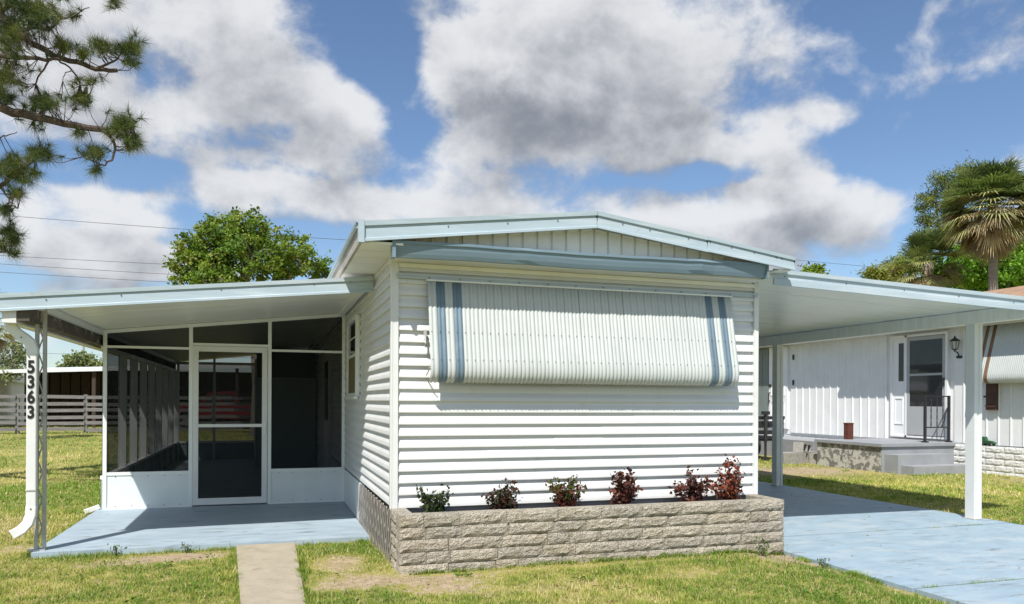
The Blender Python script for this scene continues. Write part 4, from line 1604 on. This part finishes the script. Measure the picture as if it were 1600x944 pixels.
# far left trees
tree('sparse_tree', 'thin grey-green tree behind the white house at the far left', (-14.2, 34, 0), [lobe(5, 560, 38, 35, 30), lobe(30, 550, 38, 22, 22), lobe(-40, 540, 38, 40, 40), lobe(15, 585, 37, 30, 12)], 130, 26, .16, .35, 8, [(.20, .23, .10), (.14, .17, .07), (.25, .27, .14)], .14, nbr=110)
tree('small_tree', 'small yellow-green tree rising behind the brown shed', (-11.3, 45, 0), [lobe(128, 568, 46, 20, 15), lobe(112, 576, 46, 14, 10), lobe(147, 577, 46, 14, 10)], 90, 30, .2, .35, 9, [(.20, .24, .08), (.25, .27, .10), (.14, .18, .06)], .14)
# right hand group
BUSH = [(.12, .25, .016), (.16, .31, .022), (.09, .19, .016), (.20, .36, .035)]
D2 = 31
tree('broadleaf_tree', 'bright green broadleaf tree below the tall palm', (26.8, 16.9, 0),
     [lobe(1490, 430, D2, 48, 34), lobe(1545, 415, D2 + .5, 50, 36), lobe(1600, 415, D2, 50, 40), lobe(1660, 400, D2, 60, 45), lobe(1520, 395, D2 + 1, 32, 22), lobe(1450, 445, D2, 30, 20), lobe(1580, 440, D2 - .7, 70, 28)], 640, 34, .17, .30, 15, BUSH, .2)
PINE = [(.10, .15, .025), (.14, .18, .03), (.20, .22, .035), (.11, .155, .035)]
tree('far_pine', 'dark green pine standing behind the tall palm', (29, 21.6, 0),
     [lobe(1462, 318, 36, 26, 20), lobe(1450, 345, 36, 14, 12), lobe(1482, 288, 36, 28, 20), lobe(1515, 272, 36.5, 26, 16), lobe(1480, 365, 36, 22, 20), lobe(1500, 330, 37, 30, 40)], 230, 36, .22, .28, 17, PINE, .25, asp=.16, leafm='needle', barkm='bark')
tree('spreading_pine', 'low yellow-green spreading tree at the left of the palms', (26.5, 21.8, 0),
     [lobe(1375, 428, 35, 24, 10), lobe(1405, 418, 35, 24, 14), lobe(1432, 410, 35.5, 22, 13), lobe(1390, 440, 35, 22, 7)], 170, 34, .2, .26, 19, [(.22, .25, .035), (.27, .28, .045), (.16, .20, .035)], .2, asp=.2, leafm='needle')
tree('treetop', 'small distant treetop just above the carport roof', (26.3, 26.6, 0), [lobe(1272, 424, 40, 12, 5), lobe(1266, 430, 40, 16, 6)], 50, 30, .2, .25, 21, OAK, .15)


def palm(name, label, base, top, R, nf, ndead, seed, group, tr_r=.16):
    rng = np.random.default_rng(seed)
    root = thing(name, label, 'palm', base, group)
    base, top = Vector(base), Vector(top)
    bb = MB()
    pth, rs = [], []
    n = 26
    for i in range(n + 1):
        u = i / n
        pth.append(base.lerp(top, u) + Vector((.10 * math.sin(u * 2.2), 0, 0)))
        rs.append(tr_r * (1.06 if i % 2 else .97) * (1 - .1 * u) * (1.35 if u > .93 else 1))
    bb.tube(pth, rs, 12)
    bb.build('trunk', 'palm_trunk', root, smooth=True)
    for part, num in (('frond', nf), ('dead_frond', ndead)):
        V, Fc, Cc = [], [], []
        for k in range(num):
            az = k * 2.39996 + rng.uniform(-.2, .2)
            u = (k + .5) / num
            if part == 'frond':
                el = math.radians(86 - 112 * u + rng.uniform(-20, 20))
                Lp = R * rng.uniform(.42, .56)
                Lb = R * rng.uniform(.50, .62)
            else:
                el = math.radians(-6 - 72 * u + rng.uniform(-12, 12))
                Lp = R * rng.uniform(.34, .48)
                Lb = R * rng.uniform(.42, .55)
            dirh = Vector((math.cos(az), math.sin(az), 0))
            d = dirh * math.cos(el) + Vector((0, 0, math.sin(el)))
            side = Vector((-math.sin(az), math.cos(az), 0))
            up = side.cross(d) * -1
            if up.z < 0:
                up = -up
            p0 = top + Vector((0, 0, rng.uniform(-.15, .15))) + d * .1
            p1 = p0 + d * Lp + Vector((0, 0, -Lp * .10))
            o = len(V)
            w_ = .018
            V += [p0 - side * w_, p0 + side * w_, p1 + side * w_ * .7, p1 - side * w_ * .7]
            Fc.append((o, o + 1, o + 2, o + 3))
            if part == 'frond':
                c0 = np.array([(.115, .155, .05), (.16, .195, .08), (.085, .12, .04)][k % 3]) * rng.uniform(.8, 1.25)
                if u > .72:
                    c0 = np.array((.30, .30, .13)) * rng.uniform(.7, 1.2)
            else:
                c0 = np.array([(.42, .33, .20), (.32, .23, .14), (.24, .18, .12)][k % 3]) * rng.uniform(.7, 1.2)
            Cc += [c0] * 4
            nl = 24
            for j in range(nl):
                a = (j / (nl - 1) - .5) * math.radians(215 if part == 'frond' else 120)
                ld = d * math.cos(a) + side * math.sin(a) + up * (.16 * abs(math.sin(a)))
                ld.normalize()
                Ll = Lb * (1 - .30 * abs(a) / 1.9) * rng.uniform(.88, 1.08)
                m_ = p1 + ld * Ll * .55 + Vector((0, 0, -.03 * Ll))
                tip = p1 + ld * Ll * .92 + Vector((0, 0, -(.26 if part == 'frond' else .34) * Ll * rng.uniform(.7, 1.3)))
                pr = ld.cross(up)
                if pr.length < 1e-4:
                    pr = side.copy()
                pr.normalize()
                wl_ = .027 * R / 1.8
                o = len(V)
                V += [p1 - pr * wl_ * .4, p1 + pr * wl_ * .4, m_ + pr * wl_, m_ - pr * wl_, tip]
                Fc += [(o, o + 1, o + 2, o + 3), (o + 3, o + 2, o + 4, o + 4)]
                cj = c0 * rng.uniform(.75, 1.3)
                Cc += [cj] * 4 + [cj * 1.35 + .01]
        me = bpy.data.meshes.new(part)
        me.from_pydata([tuple(v) for v in V], [], [f if f[2] != f[3] else f[:3] for f in Fc])
        at2 = me.attributes.new('col', 'FLOAT_COLOR', 'POINT')
        ca = np.ones((len(V), 4), np.float32)
        ca[:, :3] = np.array(Cc)
        at2.data.foreach_set('color', ca.ravel())
        me.materials.append(MATS['leaf'])
        place('crown' if part == 'frond' else 'dead_fronds', me, root)
    return root


pt = at(1549, 322, 27)
palm('palm_tree', 'tall cabbage palm with a skirt of dead fronds behind the neighbouring home', (pt.x, pt.y, 0), tuple(pt), 1.85, 120, 56, 3, 'palms beyond the carport')
pt = at(1448, 412, 30)
palm('palm_tree', 'shorter cabbage palm left of the tall one, above the carport roof', (pt.x, pt.y, 0), tuple(pt), 1.65, 44, 14, 4, 'palms beyond the carport')
pt = at(-18, 500, 26)
palm('palm_tree', 'palm at the far left edge, fronds showing behind the downspout', (pt.x, pt.y, 0), tuple(pt), 1.25, 36, 10, 6, 'palms beyond the lawn')

# pine whose limbs reach into the picture at the upper left
PD_ = 11.0
trunk_base = Vector((-7.6, 7.6, 0))
pine = thing('pine_tree', 'long-needled pine whose dark limbs reach in from the upper left', 'tree', tuple(trunk_base))
bb = MB()
ttop = trunk_base + Vector((.3, .1, 11.5))
bb.tube([trunk_base, trunk_base + Vector((.1, 0, 4)), trunk_base + Vector((.2, .05, 8)), ttop], [.26, .21, .16, .09], 12)
bb.build('trunk', 'bark', pine)


def pp_(px, py, dd=0.0):
    return at(px, py, PD_ + dd)


LIMBS = [([(-260, 40, .3), (-120, 5, .2), (0, 20, 0), (25, 42, 0), (42, 62, -.1), (62, 74, -.1), (85, 88, 0), (120, 97, .1), (150, 107, .1), (183, 110, .1)], .060, .030),
         ([(-250, 95, -.2), (-100, 82, -.2), (10, 89, -.2), (60, 92, -.2), (95, 93, -.1)], .045, .022),
         ([(72, 76, 0), (74, 95, 0), (64, 115, 0), (56, 131, 0)], .016, .011),
         ([(88, 92, 0), (110, 106, .1), (122, 122, .1), (126, 133, .1), (146, 132, .1)], .014, .008),
         ([(112, 108, 0), (101, 116, 0), (98, 127, 0)], .008, .004),
         ([(-260, 175, 0), (-100, 160, 0), (0, 170, 0), (55, 181, 0), (100, 193, 0), (155, 201, 0), (172, 212, 0)], .085, .035),
         ([(172, 212, 0), (180, 225, 0), (177, 247, 0), (163, 259, 0), (146, 253, 0), (130, 245, 0)], .022, .008),
         ([(172, 212, 0), (195, 200, 0), (212, 190, 0)], .02, .008),
         ([(-250, 270, .2), (-80, 300, .2), (0, 290, .1), (30, 268, .1), (70, 240, .1)], .055, .014),
         ([(0, 290, .1), (15, 310, 0), (20, 322, 0), (28, 326, 0)], .016, .006),
         ([(-200, 400, 0), (-60, 370, 0), (0, 362, 0), (14, 356, 0), (24, 372, 0)], .035, .008),
         ([(-60, 370, 0), (-10, 392, 0), (20, 396, 0)], .02, .008),
         ([(0, 215, 0), (15, 212, 0), (27, 206, 0)], .010, .005),
         ([(25, 42, 0), (50, 46, 0), (78, 46, 0), (92, 30, 0), (118, 22, 0), (140, 12, 0)], .022, .006),
         ([(-120, 5, .2), (0, -30, .1), (80, -20, 0), (170, -10, 0), (188, 12, 0)], .05, .010),
         ([(150, 107, .1), (172, 100, .1), (186, 92, .1), (196, 78, .1)], .020, .008)]
lm = MB()
LP = []
for pts_, r0, r1 in LIMBS:
    P3 = [pp_(*q) for q in pts_]
    n = len(P3)
    # densify with gentle wobble
    Q = []
    for i in range(n - 1):
        for u in (0, .33, .66):
            Q.append(P3[i].lerp(P3[i + 1], u) + Vector((rnd.gauss(0, .010), rnd.gauss(0, .015), rnd.gauss(0, .010))))
    Q.append(P3[-1])
    lm.tube(Q, [r0 + (r1 - r0) * i / (len(Q) - 1) for i in range(len(Q))], 7)
    LP += Q
for z, (px, py) in ((6.4, (-250, 40)), (6.0, (-250, 95)), (5.2, (-260, 175)), (4.3, (-250, 270)), (3.2, (-200, 400))):
    q = pp_(px, py, .2)
    tpt = trunk_base + Vector((.15, .03, q.z + .2))
    lm.tube([tpt, tpt.lerp(q, .5) + Vector((0, 0, .1)), q], [.10, .08, .06], 8)
CL = [(18, 55, 44, 55, 105, .7), (62, 28, 40, 34, 70, .6), (20, 5, 60, 20, 30, .5), (112, 22, 30, 10, 9, .3), (182, 4, 12, 8, 7, .2), (98, 72, 20, 16, 20, .3), (130, 82, 20, 9, 12, .3), (158, 72, 18, 12, 20, .3), (202, 74, 20, 20, 40, .3),
      (208, 98, 8, 6, 4, .2), (140, 126, 22, 7, 9, .2), (8, 120, 28, 24, 44, .5), (15, 152, 25, 10, 14, .3), (70, 160, 34, 14, 46, .4), (125, 152, 24, 14, 24, .3), (60, 195, 40, 7, 6, .2), (125, 207, 10, 7, 6, .2),
      (190, 200, 27, 24, 66, .4), (205, 222, 14, 14, 16, .3), (150, 238, 24, 12, 20, .3), (152, 262, 10, 8, 6, .2), (15, 262, 32, 26, 66, .4), (60, 238, 26, 13, 34, .3), (28, 300, 14, 12, 12, .3), (52, 270, 8, 8, 6, .2), (6, 328, 12, 14, 12, .2), (14, 360, 18, 14, 20, .2),
      (22, 376, 14, 10, 14, .2), (4, 385, 8, 10, 6, .2), (22, 395, 9, 5, 6, .2), (40, 270, 14, 14, 8, .2),
      (-120, 60, 90, 90, 120, 1.0), (-140, 200, 100, 60, 90, 1.0), (-110, 310, 90, 60, 90, .8), (-200, -80, 120, 90, 110, 1.2), (-20, -60, 120, 40, 70, 1.0)]
NP, NCc = [], []
rg = np.random.default_rng(77)
tips = []
for px, py, rx, ry, n_, dd in CL:
    for _ in range(n_):
        an, rr = rg.uniform(0, 2 * math.pi), min(abs(rg.normal(0, .62)), 1.35)
        q = pp_(px + rx * rr * math.cos(an), py + ry * rr * math.sin(an), rg.normal(0, dd * .6))
        near = min(LP, key=lambda a: (a - q).length)
        dv = (q - near)
        L_ = dv.length
        dv = dv.normalized() if L_ > 1e-3 else Vector((0, 0, 1))
        if L_ < 1.1:
            k0 = near
        else:
            k0 = q - dv * .3
        sag = Vector((0, 0, -.12 * min(L_, .5)))
        lm.tube([k0, k0.lerp(q, .55) + sag, q], [.007, .005, .003], 4)
        ax = (dv + Vector(rg.normal(0, .35, 3)) + Vector((0, 0, .25))).normalized()
        nn_ = 62
        dd_ = rg.normal(size=(nn_, 3))
        dd_ /= np.linalg.norm(dd_, axis=1, keepdims=True)
        nd = dd_ * rg.uniform(.45, 1.0, (nn_, 1)) + np.array(ax) * .62
        nd /= np.linalg.norm(nd, axis=1, keepdims=True)
        L2 = rg.uniform(.13, .235, (nn_, 1))
        B0 = np.array(q)[None] - np.array(ax)[None] * rg.uniform(0, .09, (nn_, 1))
        T1 = B0 + nd * L2 + np.array([0, 0, -1]) * L2 * .10
        sd_ = np.cross(nd, rg.normal(size=(nn_, 3)))
        sd_ /= np.linalg.norm(sd_, axis=1, keepdims=True) + 1e-9
        NP.append(np.stack([B0 - sd_ * .0024, B0 + sd_ * .0024, T1], 1).reshape(-1, 3))
        base_c = np.array([(.050, .078, .018), (.072, .098, .02), (.12, .13, .028), (.038, .062, .018)][rg.integers(0, 4)]) * rg.uniform(.8, 1.25)
        NCc.append(np.repeat(base_c[None] * rg.uniform(.75, 1.3, (nn_, 1)), 3, 0))
lm.build('limbs', 'bark', pine)
V = np.concatenate(NP)
place('crown', npmesh('crown', V, np.arange(len(V)).reshape(-1, 3), 'needle', np.concatenate(NCc)), pine)

# ------------------------------------------------------------------ power lines and pole
for k, (pa, pb_, d_, lab) in enumerate((((-400, 300), (900, 394), 34, 'uppermost thin power line crossing the sky at left'), ((-400, 372), (800, 432), 36, 'second power line from the top above the patio roof'),
                                        ((-400, 382), (800, 452), 36.5, 'third power line from the top above the patio roof'), ((-400, 396), (800, 463), 37, 'lowest power line just above the patio roof'),
                                        ((1100, 392), (1900, 452), 48, 'thin power line above the carport at right'), ((-300, 470), (500, 530), 50, 'faint power line under the patio roof edge'), ((-300, 535), (500, 560), 52, 'low far power line behind the downspout'))):
    A, B_ = at(*pa, d_), at(*pb_, d_ + 1)
    b = MB()
    b.tube([A.lerp(B_, u) + Vector((0, 0, -.25 * 4 * u * (1 - u))) for u in np.linspace(0, 1, 25)], .011, 5)
    tag(b.build('power_line', 'wire'), lab, 'power line', 'overhead power lines')
p = at(130, 600, 52)
b = MB()
b.tube([(p.x, p.y, 0), (p.x, p.y, 5.4)], [.09, .07], 8)
pl = thing('utility_pole', 'thin pole with a crossbar rising behind the brown shed', 'pole', (p.x, p.y, 0))
b.build('shaft', 'old_wood', pl)
b = MB()
b.box(p.x - .28, p.x + .2, p.y - .04, p.y + .04, 5.1, 5.2)
b.build('crossbar', 'galv', pl)

# ------------------------------------------------------------------ weeds
for k, (x, y, n_, h, lab) in enumerate(((3.30, -.62, 90, .16, 'leafy green weed at the right foot of the block planter'), (-2.35, 1.27, 40, .10, 'small weed tuft by the porch floor edge near the post'), (-1.75, 1.25, 40, .10, 'weed tuft left of the concrete walk at the porch floor'), (3.60, -1.05, 40, .09, 'small weed at the edge of the blue driveway'))):
    rg = np.random.default_rng(300 + k)
    z0 = float(terr(x, y))
    P = np.stack([x + rg.normal(0, h * .35, n_), y + rg.normal(0, h * .25, n_), z0 + rg.random(n_) * h], 1)
    V, Fq = leaf_batch(P, rg.normal(size=(n_, 3)) + np.array([0, 0, .8]), rg.uniform(.02, .04, n_), rg, .5)
    root = thing('weed', lab, 'weed', (x, y, z0), 'weeds along the paving')
    place('leaves', npmesh('leaves', V, Fq, 'leaf', np.repeat(np.array([(.08, .15, .02)]) * rg.uniform(.6, 1.3, (n_, 1)), 4, 0)), root)
    b = MB()
    for q in range(5):
        b.tube([(x, y, z0 - .01), (x + rg.normal(0, h * .3), y + rg.normal(0, h * .2), z0 + h * .8)], [.003, .002], 4)
    b.build('stem', 'stem', root)

# ------------------------------------------------------------------ grass


def grass(N, rmin, rmax, amin, amax, seed, hs=1.0):
    rg = np.random.default_rng(seed)
    lr = rg.uniform(math.log(rmin), math.log(rmax), N)
    r = np.exp(lr)
    an = rg.uniform(amin, amax, N)
    x = CAM.x + r * (math.sin(YAW) * np.cos(an) + math.cos(YAW) * np.sin(an))
    y = CAM.y + r * (math.cos(YAW) * np.cos(an) - math.sin(YAW) * np.sin(an))
    # gather part of the blades into tufts
    d = dirtmap(x, y)
    fn_ = fnoise(x * 3.1 + 20, y * 3.1 + 7)
    bald = fnoise(x * 1.1 + 80, y * 1.1 + 31)
    keep = rg.random(N) < np.clip(1.02 - 1.35 * d * (0.55 + 0.9 * fn_) - 0.9 * np.clip(fn_ - .52, 0, 1) - .8 * np.clip(bald - .55, 0, 1), 0.10, 1)
    e = .012
    ex = ((x > -3.06 - e) & (x < 0.03) & (y > 1.33 - e) & (y < 12.6)) | ((x > 3.66 - e) & (x < 7.36 + e)) | ((x > -.04) & (x < 3.70) & (y > -.47 - e) & (y < 15.2))
    xl = -1.31 + (1.33 - y) / 2.28 * .11
    xl = np.where(y < -.95, -1.20 + (-.95 - y) * .006, xl)
    ex |= (x > xl + e) & (x < -.765 - e) & (y < 1.35)
    ex |= (x > 10.6) & (y > 5.0) & (y < 12.5) | (x > 12.5)
    n9 = vnoise(x * 8.3 + 11, y * 8.3 + 5) * .6 + vnoise(x * 19 + 2, y * 19 + 9) * .4
    keep &= rg.random(N) < np.clip(.30 + 1.35 * n9, 0, 1)
    edge = (np.abs(y - 1.30) < .05) & (x < .05) & (x > -3.2) | (np.abs(x - 3.62) < .05) | (np.abs(x - 7.40) < .06) | (np.abs(x - xl + .03) < .05) & (y < 1.3) | (np.abs(x + .74) < .05) & (y < 1.3) | (np.abs(y + .50) < .05) & (x > 0) & (x < 3.6) | (np.abs(x + 3.1) < .06) & (y > 1.3)
    k = keep & ~ex
    x, y, r, fn_, d, n9, edge = x[k], y[k], r[k], fn_[k], d[k], n9[k], edge[k]
    n = len(x)
    sc = np.clip(r / 7.0, .9, 4.5) ** .8
    h = rg.uniform(.014, .040, n) * hs * (1 + .5 * (vnoise(x * 1.7, y * 1.7) - .5)) * np.where(d > .35, .7, 1) * sc ** .35 * (.55 + .95 * n9) * np.where(edge & (rg.random(n) < .35), 1.9, 1)
    w = rg.uniform(.0022, .0045, n) * sc
    az = rg.uniform(0, 2 * math.pi, n)
    lean = rg.uniform(.1, 1.1, n)
    z = terr(x, y) - .004
    B = np.stack([x, y, z], 1)
    sd_ = np.stack([np.cos(az), np.sin(az), 0 * az], 1)
    ld = np.stack([-np.sin(az), np.cos(az), 0 * az], 1)
    tip = B + ld * (h * lean)[:, None] + np.stack([0 * h, 0 * h, h], 1)
    V = np.stack([B - sd_ * w[:, None], B + sd_ * w[:, None], tip], 1).reshape(-1, 3)
    # colour: green, yellow-green and straw by patches
    lo = fnoise(x * .55 + 5, y * .55 + 40)
    dry = np.clip((lo - .50) * 3.0 - (n9 - .5) * .9 + .25 * (fn_ - .5) + np.where((x > -.75) & (x < 3.6) & (y < 1.2) & (d < .3), -.16, 0) + np.where(y > 2, .12, 0) + d * .5 + rg.normal(0, .22, n), 0, 1)
    G = np.array([.16, .275, .030]) * rg.uniform(.75, 1.35, (n, 1))
    Yl = np.array([.42, .45, .080]) * rg.uniform(.75, 1.3, (n, 1))
    S = np.array([.74, .62, .34]) * rg.uniform(.7, 1.25, (n, 1))
    c = np.where(dry[:, None] < .5, G + (Yl - G) * (dry[:, None] * 2), Yl + (S - Yl) * (dry[:, None] * 2 - 1))
    ds_ = rg.random(n) < .10
    c[ds_] = S[ds_] * .95
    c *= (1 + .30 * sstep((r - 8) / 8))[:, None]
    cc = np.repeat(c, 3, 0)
    cc[0::3] *= .58  # blade feet coloured darker: shade between the blades, painted in
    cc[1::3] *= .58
    return V, cc


V1, c1 = grass(820000, 4.3, 15, -.86, .86, 1)
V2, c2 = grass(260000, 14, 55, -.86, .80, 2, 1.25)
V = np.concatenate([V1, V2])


def edge_tufts(seed):
    rg = np.random.default_rng(seed)
    P, D, Hh = [], [], []
    runs = [((-3.08, 1.325), (-1.33, 1.325), (0, 1), .5), ((-.74, 1.30), (.0, 1.30), (0, 1), .6), ((-3.085, 1.4), (-3.085, 9), (1, 0), .5), ((3.645, -6), (3.645, -.6), (1, 0), .75), ((7.375, -6), (7.375, 9), (-1, 0), .6),
            ((-1.325, 1.3), (-1.205, -1.1), (1, 0), .6), ((-1.205, -1.1), (-1.185, -5), (1, 0), .6), ((-.745, 1.3), (-.755, -1.1), (-1, 0), .5), ((-.755, -1.1), (-.735, -5), (-1, 0), .5), ((.0, -.485), (3.64, -.485), (0, -.4), .5), ((10.62, 4.9), (12.5, 4.9), (0, 1), .4), ((4.2, .19), (7.0, .19), (0, 0), .16), ((3.7, -1.97), (7.2, -1.97), (0, 0), .30)]
    for (a, b_, dr, w) in runs:
        L = math.hypot(b_[0] - a[0], b_[1] - a[1])
        n = int(L * 1500)
        u = rg.random(n)
        x = a[0] + (b_[0] - a[0]) * u - dr[0] * np.abs(rg.normal(0, .022, n))
        y = a[1] + (b_[1] - a[1]) * u - dr[1] * np.abs(rg.normal(0, .022, n))
        nz = vnoise(x * 5 + 3, y * 5 + 8) * .6 + vnoise(x * 14, y * 14 + 2) * .4
        k = rg.random(n) < np.clip((nz - .42) * 4 * w + .08, 0, 1)
        P.append(np.stack([x[k], y[k]], 1))
        D.append(np.tile(np.array(dr, float), (k.sum(), 1)))
        Hh.append(.03 + .06 * np.clip(nz[k] - .4, 0, 1) * rg.uniform(.5, 1.6, k.sum()))
    P, D, h = np.concatenate(P), np.concatenate(D), np.concatenate(Hh)
    n = len(P)
    B = np.stack([P[:, 0], P[:, 1], terr(P[:, 0], P[:, 1]) - .003], 1)
    az = rg.uniform(0, 2 * math.pi, n)
    sd_ = np.stack([np.cos(az), np.sin(az), 0 * az], 1)
    ln = np.stack([D[:, 0] * .6, D[:, 1] * .6], 1) + rg.normal(0, .5, (n, 2))
    tip = B + np.stack([ln[:, 0] * h, ln[:, 1] * h, h], 1)
    w = rg.uniform(.002, .0042, n)[:, None]
    V = np.stack([B - sd_ * w, B + sd_ * w, tip], 1).reshape(-1, 3)
    c = np.array([.15, .26, .03]) * rg.uniform(.6, 1.4, (n, 1)) + np.array([.25, .18, .05]) * (rg.random((n, 1)) < .3)
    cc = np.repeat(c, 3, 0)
    cc[0::3] *= .6  # tuft feet darkened too, painting the shade low in the grass
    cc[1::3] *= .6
    return V, cc


V3, c3 = edge_tufts(5)
V = np.concatenate([V, V3])
c2 = np.concatenate([c2, c3])
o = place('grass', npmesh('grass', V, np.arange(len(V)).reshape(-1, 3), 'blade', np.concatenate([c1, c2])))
o['kind'] = 'stuff'
o['label'] = 'short patchy green and straw coloured lawn grass'

# fallen leaves on the lawn and paving
rg = np.random.default_rng(901)
n_ = 420
x = rg.uniform(-5, 8.5, n_)
y = rg.uniform(-2.6, 4.5, n_)
ok = ~((x > -.05) & (x < 3.7) & (y > -.48)) & ~((x > -3.1) & (x < 0) & (y > 1.3)) & ~((x > 3.66) & (x < 7.36) & (rg.random(n_) < .7))
x, y = x[ok], y[ok]
z = np.where((x > 3.66) & (x < 7.36), .030, terr(x, y) + .02)
P = np.stack([x, y, z], 1)
V, Fq = leaf_batch(P, rg.normal(0, .35, (len(x), 3)) + np.array([0, 0, 1.0]), rg.uniform(.025, .055, len(x)), rg, .45)
pc = np.array([(.20, .12, .06), (.13, .075, .035), (.30, .22, .12)])[rg.integers(0, 3, len(x))]
o = place('fallen_leaves', npmesh('fallen_leaves', V, Fq, 'leaf', np.repeat(pc, 4, 0)))
o['kind'] = 'stuff'
o['label'] = 'scattered dry brown leaves on the lawn and driveway'

# flat broadleaf weeds growing in the turf
rg = np.random.default_rng(777)
P, S = [], []
for k in range(150):
    cx, cy = rg.uniform(-6, 12), rg.uniform(-2.4, 6)
    if (3.6 < cx < 7.45) or (-.15 < cx < 3.75 and cy > -.6) or (-3.15 < cx < 0.1 and cy > 1.2) or (-1.4 < cx < -.65) or (cx > 10.4 and cy > 4.7):
        continue
    m_ = int(rg.integers(14, 46))
    sp_ = rg.uniform(.03, .10)
    x, y = cx + rg.normal(0, sp_, m_), cy + rg.normal(0, sp_ * .8, m_)
    P.append(np.stack([x, y, terr(x, y) + rg.uniform(.008, .035, m_)], 1))
    S.append(rg.uniform(.018, .042, m_))
P, S = np.concatenate(P), np.concatenate(S)
V, Fq = leaf_batch(P, rg.normal(0, .5, P.shape) + np.array([0, 0, 1.0]), S, rg, .55)
o = place('lawn_weeds', npmesh('lawn_weeds', V, Fq, 'leaf', np.repeat(np.array([(.10, .20, .025)]) * rg.uniform(.55, 1.4, (len(P), 1)), 4, 0)))
o['kind'] = 'stuff'
o['label'] = 'low green broadleaf weeds scattered through the lawn'
